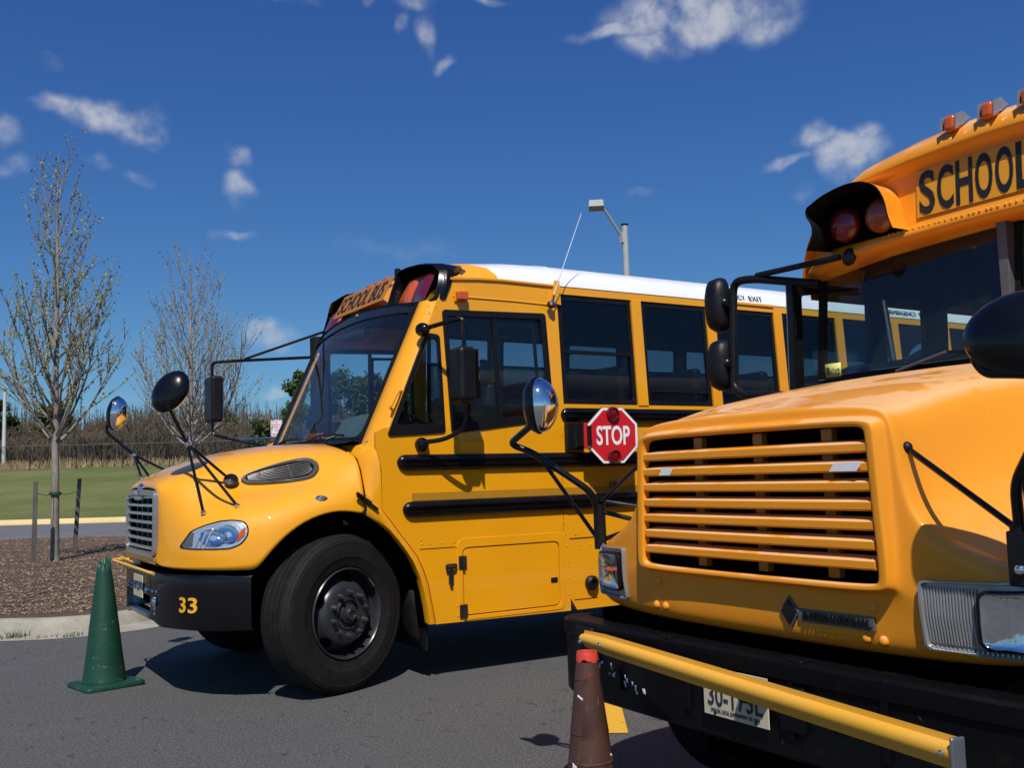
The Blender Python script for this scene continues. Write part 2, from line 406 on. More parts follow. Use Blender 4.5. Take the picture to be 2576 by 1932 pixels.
row_ = t.noise(.9, 5, .65, stretch=(.25, .25, 1)); c = t.mix(t.ramp(row_, [(0.42, 0.0), (0.62, 0.55)]), c, (0.21, 0.195, 0.085))
t.col(c).set(Roughness=0.9, Specular_IOR_Level=0.15); t.bump(g3, 0.6, 0.05)
structure(ground_mesh().build('ground', t.m, ang=None))

t = NT('asphalt'); t.set(Roughness=0.86, Specular_IOR_Level=0.3)
big = t.noise(0.45, 5, 0.6); mid = t.noise(3.0, 6, 0.7); fine = t.noise(62, 4, 0.8); agg = t.noise(120, 3, 0.75)
c = t.ramp(big, [(0.3, (0.068, 0.067, 0.069)), (0.7, (0.088, 0.087, 0.088))])
c = t.mix(t.ramp(mid, [(0.42, 0.0), (0.72, 0.45)]), c, (0.115, 0.112, 0.110))
c = t.mix(t.ramp(fine, [(0.42, 0.0), (0.64, 0.95)]), c, (0.195, 0.189, 0.183))
c = t.mix(t.ramp(agg, [(0.49, 0.0), (0.62, 0.9)]), c, (0.016, 0.016, 0.018))
vor = t.n.new('ShaderNodeTexVoronoi'); vor.inputs['Scale'].default_value = 70; t.l.new(t.tc.outputs['Object'], vor.inputs['Vector'])
st = t.math('MULTIPLY', t.ramp(vor.outputs['Distance'], [(0.0, 1.0), (0.30, 0.0)]), t.ramp(t.noise(38, 1), [(0.56, 0.0), (0.62, 1.0)]))
c = t.mix(t.math('MULTIPLY', st, 0.75), c, (0.34, 0.32, 0.30))
oil = t.math('MULTIPLY', t.ramp(t.noise(6.5, 4, 0.6, stretch=(2.2, 1, 1)), [(0.60, 0.0), (0.66, 1.0)]), t.ramp(t.noise(0.9, 2), [(0.46, 0.0), (0.56, 1.0)]))
c = t.mix(t.math('MULTIPLY', oil, 0.6), c, (0.024, 0.023, 0.023))
vc = t.n.new('ShaderNodeTexVoronoi'); vc.feature = 'DISTANCE_TO_EDGE'; vc.inputs['Scale'].default_value = 0.42
wv_ = t.n.new('ShaderNodeVectorMath'); wv_.operation = 'ADD'; nn = t.n.new('ShaderNodeTexNoise'); nn.inputs['Scale'].default_value = 2.2; nn.inputs['Detail'].default_value = 6
t.l.new(t.tc.outputs['Object'], nn.inputs['Vector']); t.l.new(t.tc.outputs['Object'], wv_.inputs[0]); t.l.new(nn.outputs['Color'], wv_.inputs[1]); t.l.new(wv_.outputs[0], vc.inputs['Vector'])
crk = t.math('MULTIPLY', t.ramp(vc.outputs['Distance'], [(0.0, 1.0), (0.006, 0.0)]), t.ramp(t.noise(1.1, 3), [(0.5, 0.0), (0.6, 1.0)]))
c = t.mix(t.math('MULTIPLY', crk, 0.6), c, (0.03, 0.029, 0.028))
t.col(c); t.bump(t.math('ADD', fine, agg), 0.8, 0.008)
def slab(name, pts, z, mat): return structure(MB().add([(p[0], p[1], z) for p in pts], [tuple(range(len(pts)))]).build(name, mat, ang=None))
lot = [US(-90, -40), US(90, -40), US(90, 26.5), US(-90, 26.5)]
slab('parking_lot', lot, 0.0, t.m)
t = NT('road_asphalt'); t.set(Roughness=0.9); c = t.ramp(t.noise(0.6, 5), [(0.3, (0.105, 0.107, 0.114)), (0.7, (0.145, 0.147, 0.153))]); t.col(c)
slab('road', [US(-90, 25.8), US(90, 25.8), US(90, 39.0), US(-90, 39.0)], 0.005, t.m)

KERB = [(-26, 27.2), (-14, 19.9), (-6, 15.0), (-2.0, 12.5), (0.0, 11.3), (0.75, 10.86), (1.15, 10.57), (1.55, 10.46), (1.95, 10.55), (2.35, 10.82), (3.2, 11.45), (6.0, 13.4), (14, 18.0)]
E0 = US(12, 25.9); E1 = US(-46, 25.9)
t = NT('kerb_concrete'); c = t.ramp(t.noise(3.0, 6, 0.65), [(0.3, (0.24, 0.22, 0.18)), (0.7, (0.38, 0.35, 0.29))])
c = t.mix(t.ramp(t.noise(30, 4, 0.7), [(0.5, 0), (0.8, 0.6)]), c, (0.16, 0.145, 0.12)); t.col(c).set(Roughness=0.9); t.bump(t.noise(60, 4), 0.4, 0.01)
def ribbon(name, path, prof, mat):
    """sweep a (offset to the right of travel, z) profile along a flat path"""
    P = [Vector((p[0], p[1], 0)) for p in smooth_path([(a, b, 0) for a, b in path], 0.6, 4)]; rows = []
    for i, p in enumerate(P):
        tg = (P[min(i+1, len(P)-1)]-P[max(i-1, 0)]).normalized(); nr = Vector((tg.y, -tg.x, 0))
        rows.append([p + nr*o + Vector((0, 0, z)) for o, z in prof])
    return structure(MB().loft(rows).build(name, mat, ang=50))
ribbon('kerb', KERB, [(0.30, 0.004), (0.03, 0.022), (0.0, 0.03), (-0.035, 0.12), (-0.06, 0.142), (-0.20, 0.145), (-0.21, 0.05)], t.m)
t = NT('kerb_yellow'); c = t.ramp(t.noise(0.8, 5), [(0.3, (0.62, 0.46, 0.20)), (0.7, (0.72, 0.55, 0.27))]); t.col(c).set(Roughness=0.8)
ky = [(-80 + i*8) for i in range(21)]
structure(MB().loft([[US(u, 38.9, 0.0), US(u, 38.95, 0.17), US(u, 39.0, 0.20), US(u, 39.22, 0.20), US(u, 39.24, 0.05)] for u in ky]).build('kerb_yellow', t.m, ang=50))

# mulch island
isl = [Vector((x, y, 0)) for x, y in KERB]
t = NT('mulch'); m1 = t.noise(1.2, 6, 0.65); m2 = t.noise(22, 5, 0.75); m3 = t.noise(85, 4, 0.75)
c = t.ramp(m1, [(0.32, (0.115, 0.075, 0.050)), (0.52, (0.175, 0.125, 0.088)), (0.68, (0.27, 0.115, 0.045))])
c = t.mix(t.ramp(m2, [(0.35, 0), (0.75, 0.85)]), c, (0.29, 0.225, 0.17)); c = t.mix(t.ramp(m3, [(0.48, 0), (0.7, 0.8)]), c, (0.045, 0.030, 0.022))
t.col(c).set(Roughness=0.95, Specular_IOR_Level=0.1); t.bump(t.math('ADD', m2, m3), 0.9, 0.05)
def isl_z(x, y):
    p = Vector((x, y, 0)); u = p.dot(RH); s = p.dot(FH); d = smooth(25.9, 23.5, s)
    return 0.115 + 0.10*d*smooth(9.5, 13.5, s) + 0.035*noise.noise(Vector((x*1.3, y*1.3, 2)))*d + 0.015*noise.noise(Vector((x*5, y*5, 7)))
rows = []
kp = smooth_path([(a, b, 0) for a, b in KERB], 0.6, 4)
kk = []
for i in range(len(kp)-1):
    n = max(1, int((kp[i+1]-kp[i]).length/0.4))
    kk += [kp[i].lerp(kp[i+1], j/n) for j in range(n)]
for p in kk:
    u = p.dot(RH); s = p.dot(FH); row = []
    for q in range(46):
        f = (q/45)**1.5; sp_ = s + 0.15 + (25.95-s-0.15)*f; w = US(u, sp_); row.append((w.x, w.y, isl_z(w.x, w.y) if sp_ < 25.9 else 0.0))
    rows.append(row)
structure(MB().loft(rows).build('mulch_bed', t.m, ang=None))
random.seed(5)
chip = MB()
for i in range(22000):
    s = 9.8 + 15.5*random.random()**1.7; u = -0.62*s + random.random()*0.42*s
    w = US(u, s)
    if (w.y < 10.9 + 0.6*max(0, 1.4-w.x) and w.x < 3) : continue
    if s < 10.3 + max(0, (w.x-1.6))*0.9: continue
    z = isl_z(w.x, w.y); a = random.random()*pi; l = random.uniform(0.008, 0.034); b = random.uniform(0.003, 0.009); ti = random.uniform(-0.5, 0.7)
    d = Vector((cos(a), sin(a), ti*0.7)).normalized(); e = Vector((-sin(a), cos(a), random.uniform(-0.4, 0.4)))
    c0 = Vector((w.x, w.y, z+0.012))
    chip.add([c0-d*l-e*b, c0+d*l-e*b*0.7, c0+d*l*0.9+e*b, c0-d*l*0.95+e*b], [(0, 1, 2, 3)])
t = NT('mulch_chip'); c = t.ramp(t.noise(14, 3, 0.6), [(0.3, (0.13, 0.082, 0.052)), (0.5, (0.30, 0.22, 0.16)), (0.66, (0.32, 0.14, 0.055))]); t.col(c).set(Roughness=0.9)
o = chip.build('mulch_chips', t.m, ang=None); o['kind'] = 'stuff'; tag(o, 'loose brown mulch chips and pine straw over the tree bed', 'mulch')
# weeds in the kerb joint
t = NT('weed_green'); t.col(t.ramp(t.noise(20, 2), [(0.3, (0.06, 0.09, 0.02)), (0.7, (0.13, 0.14, 0.05))])).set(Roughness=0.8)
wd = MB()
for (cx, cy, n, hh) in ((0.93, 10.52, 46, 0.085), (1.40, 10.24, 26, 0.055), (1.15, 10.36, 12, 0.04), (1.7, 10.24, 14, 0.04)):
    for i in range(n):
        a = random.random()*2*pi; l = hh*random.uniform(0.4, 1.1); b = Vector((cx+random.gauss(0, .07), cy+random.gauss(0, .025), 0.012))
        tip = b + Vector((cos(a)*l*0.6, sin(a)*l*0.4, l)); sd = Vector((-sin(a), cos(a), 0))*0.006
        wd.add([b-sd, b+sd, tip], [(0, 1, 2)])
o = wd.build('kerb_weeds', t.m, ang=None); o['kind'] = 'stuff'; tag(o, 'small weeds growing along the foot of the concrete kerb', 'weeds')
# painted bay line between the buses
t = NT('line_yellow'); w_ = t.ramp(t.noise(28, 5, 0.7), [(0.62, 0.0), (0.66, 1.0)])
c = t.mix(w_, (0.70, 0.38, 0.03), (0.12, 0.10, 0.07)); t.col(c).set(Roughness=0.8)
ld = Vector((0.565, 0.825, 0)); ln = Vector((ld.y, -ld.x, 0)); b0 = Vector((3.315, 4.39, 0.004))
structure(MB().add([b0-ln*0.055, b0+ln*0.055, b0+ln*0.055+ld*2.2, b0-ln*0.055+ld*2.2], [(0, 1, 2, 3)]).build('parking_line', t.m, ang=None))

# ------------------------------------------------------------------ wheels (shared builder)
def wheel(parent, M, r=0.52, w=0.28, nuts=10, detail=True):
    """a part 'wheel' (the tyre) with rim, hub and nuts as sub-parts; local +Z points outwards, z=0 is the outer face"""
    k = r/0.525
    gr = []
    for g in (-0.225, -0.175, -0.125, -0.075):
        gr += [(0.525*k, g*w/0.28+0.006-0.011), (0.511*k, g*w/0.28-0.004), (0.511*k, g*w/0.28+0.004), (0.525*k, g*w/0.28+0.006)]
    prof = [(0.285*k, -w+0.03), (0.33*k, -w), (0.43*k, -w-0.008), (0.49*k, -w+0.003), (0.515*k, -w+0.02), (0.524*k, -w+0.04)] + gr + \
           [(0.525*k, -0.045), (0.518*k, -0.028), (0.512*k, -0.020), (0.508*k, -0.021), (0.495*k, -0.006), (0.470*k, 0.003), (0.466*k, 0.001), (0.43*k, 0.007), (0.375*k, 0.006), (0.370*k, 0.003), (0.335*k, -0.001), (0.312*k, -0.008), (0.308*k, -0.014), (0.296*k, -0.018), (0.285*k, -0.05)]
    ty = MB().lathe(prof, (0, 0, 0), (0, 0, 1), 72).build('wheel', TYRE, parent, ang=28)
    ty.matrix_basis = M
    rim = MB().lathe([(0.300*k, -0.020), (0.303*k, -0.006), (0.296*k, 0.002), (0.288*k, -0.006), (0.283*k, -0.035), (0.272*k, -0.085), (0.262*k, -0.100), (0.235*k, -0.065), (0.205*k, -0.020), (0.185*k, -0.004), (0.165*k, 0.0), (0.112*k, 0.0), (0.104*k, -0.008)], (0, 0, 0), (0, 0, 1), 48).build('rim', RIM, ty, ang=40)
    hub = MB().lathe([(0.112*k, -0.012), (0.104*k, 0.006), (0.092*k, 0.008), (0.088*k, -0.012), (0.070*k, -0.014), (0.062*k, 0.012), (0.050*k, 0.016), (0.046*k, 0.036), (0.040*k, 0.045), (0.024*k, 0.047), (0.022*k, 0.040), (0.0001, 0.040)], (0, 0, 0), (0, 0, 1), 28).build('hub', RIM, ty, ang=35)
    if not detail: return ty
    for i in range(nuts):
        a = 2*pi*(i+0.4)/nuts; c = Vector((cos(a)*0.143*k, sin(a)*0.143*k, 0))
        MB().lathe([(0.021, -0.004), (0.021, 0.006), (0.0165, 0.008), (0.0165, 0.026), (0.010, 0.028), (0.010, 0.044), (0.0001, 0.045)], c, (0, 0, 1), 6).build('lug_nut', NUT, ty, ang=30)
    for i in range(5):                                  # black ovals laid on the disc, painting the shade of hand holes
        a = 2*pi*(i+0.15)/5; c = Vector((cos(a)*0.226*k, sin(a)*0.226*k, -0.050)); nr = Vector((cos(a)*0.78, sin(a)*0.78, 0.62)).normalized()
        tg = Vector((-sin(a), cos(a), 0)); up = nr.cross(tg)
        pts = [c + nr*0.009 + tg*(0.047*cos(q*pi/8)) + up*(0.034*sin(q*pi/8)) for q in range(16)]
        pin = [c + nr*0.0075 + tg*(0.045*cos(q*pi/8)) + up*(0.032*sin(q*pi/8)) for q in range(16)]
        MB().loft([pts, pin], True).add(pin, [tuple(range(16))]).build('hand_hole_shade', HOLE, ty, ang=30)
    MB().obox((cos(0.7)*0.283*k, sin(0.7)*0.283*k, -0.004), (-sin(0.7), cos(0.7), 0), (cos(0.7), sin(0.7), 0), (0, 0, 1), 0.035, 0.007, 0.006).build('balance_weight', ALU, ty)
    return ty
t = NT('tyre_rubber'); t.set(Roughness=0.72, Specular_IOR_Level=0.22); t.col(t.ramp(t.noise(9, 5, 0.65), [(0.3, (0.007, 0.0065, 0.006)), (0.75, (0.018, 0.0165, 0.015))])); t.bump(t.noise(90, 3), 0.15, 0.004); TYRE = t.m
RIM = simple('rim_black', (0.026, 0.028, 0.032), 0.30, coat=0.15, var=0.35, bump=0.1)
NUT = simple('nut_steel', (0.10, 0.10, 0.11), 0.4, metal=0.7, var=0.4)
def axis_matrix(c, n):
    z = Vector(n).normalized(); x = Vector((0, 0, 1)).cross(z).normalized(); y = z.cross(x)
    return Matrix(((x.x, y.x, z.x, c[0]), (x.y, y.y, z.y, c[1]), (x.z, y.z, z.z, c[2]), (0, 0, 0, 1)))

# ------------------------------------------------------------------ bus 1: rounded-nose school bus, number 33
B1 = thing('school_bus', 'round-nosed yellow school bus with 33 on its bumper and a stop sign', 'school bus', (2.5, 7.42, 0), 'school buses parked side by side')
YC, YN, XR = 7.42, 6.22, 11.6
def sy(z, y=YN): return y + max(0, z-1.75)*0.055*(1 if y < YC else -1)
def far(y): return 2*YC - y
# --- hood cage: rows from the centre line down to the fender edge, (x, dy, z)
HC = [
 [(1.455, 0, 1.385), (1.455, .22, 1.385), (1.458, .40, 1.377), (1.462, .472, 1.345), (1.465, .484, 1.25), (1.465, .486, 1.15), (1.463, .484, 1.05), (1.46, .478, .965), (1.455, .465, .925), (1.452, .44, .915)],
 [(1.452, 0, 1.412), (1.452, .23, 1.411), (1.455, .42, 1.402), (1.460, .498, 1.365), (1.463, .512, 1.25), (1.463, .514, 1.15), (1.461, .512, 1.05), (1.458, .508, .96), (1.453, .50, .90), (1.450, .48, .872)],
 [(1.50, 0, 1.452), (1.50, .25, 1.45), (1.505, .45, 1.432), (1.505, .56, 1.375), (1.505, .60, 1.26), (1.505, .63, 1.15), (1.505, .645, 1.06), (1.50, .65, .97), (1.495, .645, .90), (1.49, .64, .858)],
 [(1.61, 0, 1.506), (1.61, .26, 1.503), (1.61, .47, 1.482), (1.60, .60, 1.425), (1.60, .68, 1.315), (1.595, .765, 1.21), (1.59, .83, 1.125), (1.585, .865, 1.02), (1.585, .875, .93), (1.585, .87, .853)],
 [(1.76, 0, 1.562), (1.76, .26, 1.558), (1.76, .48, 1.538), (1.75, .60, 1.485), (1.75, .67, 1.385), (1.745, .77, 1.285), (1.735, .93, 1.215), (1.73, 1.03, 1.10), (1.73, 1.06, .96), (1.73, 1.06, .852)],
 [(1.86, 0, 1.592), (1.86, .26, 1.588), (1.86, .49, 1.567), (1.86, .61, 1.515), (1.86, .672, 1.415), (1.86, .775, 1.305), (1.85, .97, 1.260), (1.85, 1.095, 1.155), (1.85, 1.125, 1.0), (1.862, 1.135, .850)],
 [(1.925, 0, 1.610), (1.925, .26, 1.606), (1.925, .49, 1.584), (1.925, .612, 1.531), (1.925, .676, 1.432), (1.92, .78, 1.322), (1.915, .98, 1.275), (1.915, 1.115, 1.185), (1.918, 1.15, 1.02), (1.922, 1.155, .850)],
 [(1.965, 0, 1.620), (1.965, .26, 1.616), (1.965, .49, 1.594), (1.965, .615, 1.540), (1.965, .68, 1.440), (1.965, .785, 1.330), (1.96, .985, 1.284), (1.958, 1.125, 1.20), (1.955, 1.165, 1.05), (1.955, 1.17, .893)],
 [(2.04, 0, 1.636), (2.04, .26, 1.632), (2.04, .50, 1.610), (2.04, .63, 1.555), (2.04, .70, 1.455), (2.04, .81, 1.345), (2.04, 1.01, 1.302), (2.04, 1.14, 1.225), (2.045, 1.19, 1.12), (2.05, 1.20, 1.015)],
 [(2.22, 0, 1.665), (2.22, .26, 1.661), (2.22, .53, 1.639), (2.22, .68, 1.580), (2.22, .77, 1.482), (2.22, .885, 1.385), (2.22, 1.05, 1.340), (2.22, 1.155, 1.275), (2.22, 1.20, 1.205), (2.22, 1.205, 1.145)],
 [(2.42, 0, 1.682), (2.42, .27, 1.678), (2.42, .58, 1.655), (2.42, .78, 1.600), (2.42, .90, 1.520), (2.42, .99, 1.440), (2.42, 1.09, 1.375), (2.42, 1.17, 1.315), (2.42, 1.205, 1.25), (2.42, 1.21, 1.203)],
 [(2.56, 0, 1.686), (2.56, .28, 1.682), (2.56, .62, 1.662), (2.56, .87, 1.612), (2.56, 1.01, 1.545), (2.56, 1.08, 1.47), (2.56, 1.13, 1.40), (2.56, 1.18, 1.325), (2.56, 1.205, 1.255), (2.565, 1.21, 1.190)],
 [(2.645, 0, 1.684), (2.645, .29, 1.680), (2.645, .64, 1.660), (2.645, .91, 1.615), (2.645, 1.06, 1.555), (2.645, 1.12, 1.48), (2.645, 1.15, 1.41), (2.645, 1.185, 1.335), (2.645, 1.205, 1.24), (2.645, 1.21, 1.165)]]
def both(cage, yc):
    rows = []
    for col in cage:
        near = [Vector((x, yc-d, z)) for x, d, z in col]; fr = [Vector((x, yc+d, z)) for x, d, z in col[1:]]
        rows.append(list(reversed(near)) + fr)
    return rows
hood1 = MB().loft(both(HC, YC)).build('hood', Y1, B1, ang=None, sub=2)
hood1.data.shade_smooth(); hood1.modifiers.new('s', 'SOLIDIFY').thickness = 0.012; hood1.modifiers['s'].offset = -1
# chin strip under the grille
MB().loft([[Vector((1.452, YC+s*0.47, 0.918)), Vector((1.446, YC+s*0.49, 0.90)), Vector((1.448, YC+s*0.49, 0.875)), Vector((1.47, YC+s*0.49, 0.858))] for s in (-1, -.5, 0, .5, 1)]).build('hood_chin', Y1, B1, ang=60)
# rear half of the wheel arch and cowl side (fixed to the body), both sides
AI = [(2.655, 1.160), (2.754, 1.095), (2.83, 1.03), (2.89, .962), (2.95, .885), (3.0, .804), (3.04, .71), (3.067, .609), (3.09, .50), (3.105, .396)]
AO = [(2.655, 1.318), (2.715, 1.255), (2.77, 1.195), (2.83, 1.122), (2.892, 1.038), (2.96, .955), (3.029, .865), (3.075, .77), (3.111, .668), (3.163, .397)]
for s in (0, 1):
    f = (lambda y: y) if s == 0 else far
    rows = []
    for (xi, zi), (xo, zo) in zip(AI, AO):
        rows.append([(xi, f(YN+0.05), zi+0.01), (xi, f(YN-0.005), zi), (xi+(xo-xi)*.15, f(YN-0.022), zi+(zo-zi)*.15), (xi+(xo-xi)*.65, f(YN-0.018), zi+(zo-zi)*.65), (xo-.005, f(YN-0.005), zo), (xo, f(YN+0.012), zo)])
    MB().loft(rows).build('arch_flare', Y1, B1, ang=50)
    ring = [(2.655, d, z) for (_, d, z) in HC[-1]]
    r2_ = [(2.662, d-0.012, z-0.012) for (_, d, z) in HC[-1]]
    tgt = [(2.71, 0, 1.66), (2.71, .30, 1.66), (2.715, .66, 1.65), (2.71, 1.03, 1.645), (2.74, 1.185, 1.61), (2.762, 1.198, 1.52), (2.768, 1.20, 1.43), (2.77, 1.20, 1.35), (2.772, 1.20, 1.26), (2.772, 1.20, 1.17)]
    t2 = [(2.675, d+(e-d)*.25, z+(w-z)*.2-0.002) for (_, d, z), (_, e, w) in zip(HC[-1], tgt)]
    t3 = [(2.72 if i > 3 else 2.695, d+(e-d)*.8, z+(w-z)*.8) for i, ((_, d, z), (_, e, w)) in enumerate(zip(HC[-1], tgt))]
    MB().loft([[(x, f(YC-d), z) for x, d, z in rr] for rr in (r2_, t2, t3, tgt)]).build('cowl', Y1, B1, ang=60)
# --- grille
gm = []
for i in range(7):
    z = 0.975 + i*0.0575
    pts = [(1.462 - 0.012*(1-(y/0.46)**2), YC+y, z) for y in (-.47, -.36, -.24, -.12, 0, .12, .24, .36, .47)]
    bar = MB().loft([[Vector(p)+Vector((0.0, 0, .011)), Vector(p)+Vector((-.014, 0, .008)), Vector(p)+Vector((-.016, 0, -.008)), Vector(p)+Vector((.02, 0, -.013)), Vector(p)+Vector((.03, 0, .008))] for p in pts], True, True)
    bar.build('grille_bar', SILV, B1, ang=40)
for y in (-.28, -.10, .10, .28):
    MB().box((1.478, YC+y-.011, .93), (1.50, YC+y+.011, 1.375)).build('grille_upright', GREY, B1)
def closed_path(pts, n=8): return pts
gp = rpoly([(-.478, .925), (.478, .925), (.487, 1.36), (.10, 1.372), (.07, 1.335), (-.07, 1.335), (-.10, 1.372), (-.487, 1.36)], [.05, .05, .05, .03, .03, .03, .03, .05], 5)
gi = rpoly([(-.445, .952), (.445, .952), (.452, 1.325), (.12, 1.328), (.10, 1.30), (-.10, 1.30), (-.12, 1.328), (-.452, 1.325)], [.035, .035, .035, .03, .03, .03, .03, .035], 5)
def gmap(x, y, z): return Vector((1.440 + z + 0.012*(x/.48)**2, YC+x, y))
panel('grille_surround', [gp, gi], 0.034, gmap, SILV, B1, bevel=0.005)
MB().box((1.515, YC-.49, .88), (1.54, YC+.49, 1.39)).build('radiator', DARKI, B1)
# badge
em = MB().lathe([(.062, -.002), (.062, .008), (.055, .012), (.050, .006), (.0001, .006)], (0, 0, 0), (0, 0, 1), 28).build('badge', CHROME, B1, ang=30)
em.matrix_basis = Matrix.Translation((1.447, YC, 1.378)) @ axis_matrix((0, 0, 0), (-1, 0, .25)) @ Matrix.Diagonal((1, .62, 1, 1))
MB().lathe([(.049, .0065), (.049, .0075), (.0001, .0075)], (0, 0, 0), (0, 0, 1), 24).build('badge_field', simple('badge_blue', (.02, .03, .08), .3), em)
for yy in (-.018, .012): MB().box((-.036, yy-.006, .0075), (.036, yy+.006, .011)).build('badge_bar', CHROME, em)
# --- engine bay, wheel wells, light-blocking box for the chassis
MB().box((1.56, YC-.56, .55), (2.75, YC+.56, 1.33)).build('engine_bay', HOLE, B1)
for s in (0, 1):
    f = (lambda y: y) if s == 0 else far
    arch = [(1.93, .86), (1.98, .95), (2.07, 1.06), (2.22, 1.16), (2.42, 1.22), (2.62, 1.185), (2.76, 1.10), (2.90, .965), (3.01, .80), (3.08, .60), (3.11, .40)]
    MB().loft([[(x, f(YN+.03), z), (x, f(YN+.62), z)] for x, z in arch]).build('wheel_well', HOLE, B1, ang=None)
MB().box((1.75, YC-.45, .42), (XR-.1, YC+.45, .80)).build('chassis_blocker', HOLE, B1)  # plain black box in place of the chassis, added to block light
MB().box((3.13, YN+.05, .46), (XR-.02, far(YN+.05), .98)).build('underfloor', HOLE, B1)
# --- bumper
PL = [(1.43, 0), (1.43, .20), (1.432, .40), (1.45, .52), (1.50, .70), (1.59, .88), (1.72, 1.02), (1.90, 1.12)]
def wing(sgn):
    rows = []
    for x, d in PL[2:]:
        y = YC - sgn*d; bz = .47 + (.03 if d < .5 else 0.0)
        rows.append([(x+.10, y+sgn*.04, .818), (x+.025, y, .822), (x+.004, y, .808), (x, y, .79), (x+.002, y, bz+.02), (x+.02, y, bz), (x+.06, y+sgn*.02, bz)])
    return MB().loft(rows)
BMP = simple('bumper_black', (0.004, 0.004, 0.006), 0.25, coat=0.35, var=0.3, spec=0.3)
for s in (1, -1): wing(s).build('bumper_wing', BMP, B1, ang=40)
for nm, z0, z1, dx in (('bumper_face', .655, .815, 0), ('bumper_lower_bar', .495, .545, .01)):
    rows = [[(1.53, YC+y, z1-.01), (1.45+dx, YC+y, z1), (1.432+dx, YC+y, z1-.015), (1.432+dx, YC+y, z0+.012), (1.445+dx, YC+y, z0), (1.53, YC+y, z0)] for y in (-.405, -.2, 0, .2, .405)]
    MB().loft(rows).build(nm, BMP, B1, ang=40)
for y in (-.33, -.05, .24): MB().lathe([(.020, 0), (.020, .01), (.012, .02), (.0001, .021)], (1.431, YC+y, .70), (-1, 0, 0), 10).build('bumper_bolt', CHROME, B1)
pm = MB().obox((1.425, YC-.05, .705), (0, 1, 0), (0, 0, 1), (1, 0, 0), .152, .076, .003).build('licence_plate', PLATE, B1, bevel=.008)
PK = simple('plate_ink', (.10, .09, .08), .5)
for k_, (dy_, dz_, w_, h_) in enumerate(((.09, .012, .014, .010), (.03, .012, .018, .012), (.08, -.018, .012, .008), (-.02, -.02, .03, .006), (-.08, .012, .014, .012))): MB().box((1.4195, YC-.05+dy_-w_, .705+dz_-h_), (1.4215, YC-.05+dy_+w_, .705+dz_+h_)).build('plate_mark', PK, pm)
gate = MB()
gate.tube(smooth_path([(1.50, YC+.60, .845), (1.385, YC+.62, .85), (1.36, YC+.55, .85), (1.375, YC-.66, .838), (1.39, YC-.71, .835)], .03), .011, 8)
gate.tube(smooth_path([(1.44, YC+.56, .866), (1.405, YC+.52, .872), (1.40, YC+.05, .866)], .03), .008, 8)
gate.build('crossing_gate_arm', YARM, B1)
# tow hook + number on the near wing
for (x, d, z) in ((1.438, .475, .70), (1.452, .53, .70), (1.447, .51, .585), (1.447, .51, .555)):
    MB().lathe([(.010, 0), (.010, .006), (.0001, .010)], (x-.004, YC-d, z), (-.93, -.36, 0), 8).build('hook_bolt', CHROME, B1)
MB().sphere((1.440, YC-.507, .635), .020, .022, .036, 12, 8).build('tow_hook', CHROME, B1)
# headlamps, vents and other pieces laid on the hood surface
dg = bpy.context.evaluated_depsgraph_get()
from mathutils.bvhtree import BVHTree
BV = BVHTree.FromObject(hood1, dg)
Li = Vector(B1.location)
def on_hood(x, z, off=0.0, side=1):
    """point of the hood surface at (x, z), seen square from the side, pushed out along its normal"""
    o = Vector((x, YN-1.5, z)) ; h = BV.ray_cast(o, Vector((0, 1, 0)))
    p, n = h[0], h[1]
    if p is None: p = Vector((x, YN+.3, z)); n = Vector((0, -1, 0))
    if n.y > 0: n = -n
    q = p + n*off
    return q if side == 1 else Vector((q.x, far(q.y), q.z))
def hood_norm(x, z):
    h = BV.ray_cast(Vector((x, YN-1.5, z)), Vector((0, 1, 0))); n = h[1] if h[1] else Vector((0, -1, 0))
    return -n if n.y > 0 else n
def refine(loop, step):
    out = []
    for i, a in enumerate(loop):
        b = loop[(i+1) % len(loop)]; n = max(1, int(math.hypot(b[0]-a[0], b[1]-a[1])/step))
        out += [(a[0]+(b[0]-a[0])*k/n, a[1]+(b[1]-a[1])*k/n) for k in range(n)]
    return out
def ring_on_hood(outer, inner, prof, side):
    """frame between two loops of equal length: prof = list of (t, offset)"""
    rows = []
    for t_, off in prof: rows.append([on_hood(a[0]+(b[0]-a[0])*t_, a[1]+(b[1]-a[1])*t_, off, side) for a, b in zip(outer, inner)])
    return MB().loft(rows, True)
def shrink(loop, k):
    cx = sum(p[0] for p in loop)/len(loop); cz = sum(p[1] for p in loop)/len(loop)
    return [(cx+(x-cx)*k[0], cz+(z-cz)*k[1]) for x, z in loop]
def fan_on_hood(loop, off, side, rings=5, dome=0.0):
    cx = sum(p[0] for p in loop)/len(loop); cz = sum(p[1] for p in loop)/len(loop)
    rows = [[on_hood(cx+(x-cx)*k/rings, cz+(z-cz)*k/rings, off+dome*(1-(k/rings)**2), side) for x, z in loop] for k in range(1, rings+1)]
    m = MB().loft(rows, True); m.add(rows[0], [tuple(range(len(loop)))]); return m

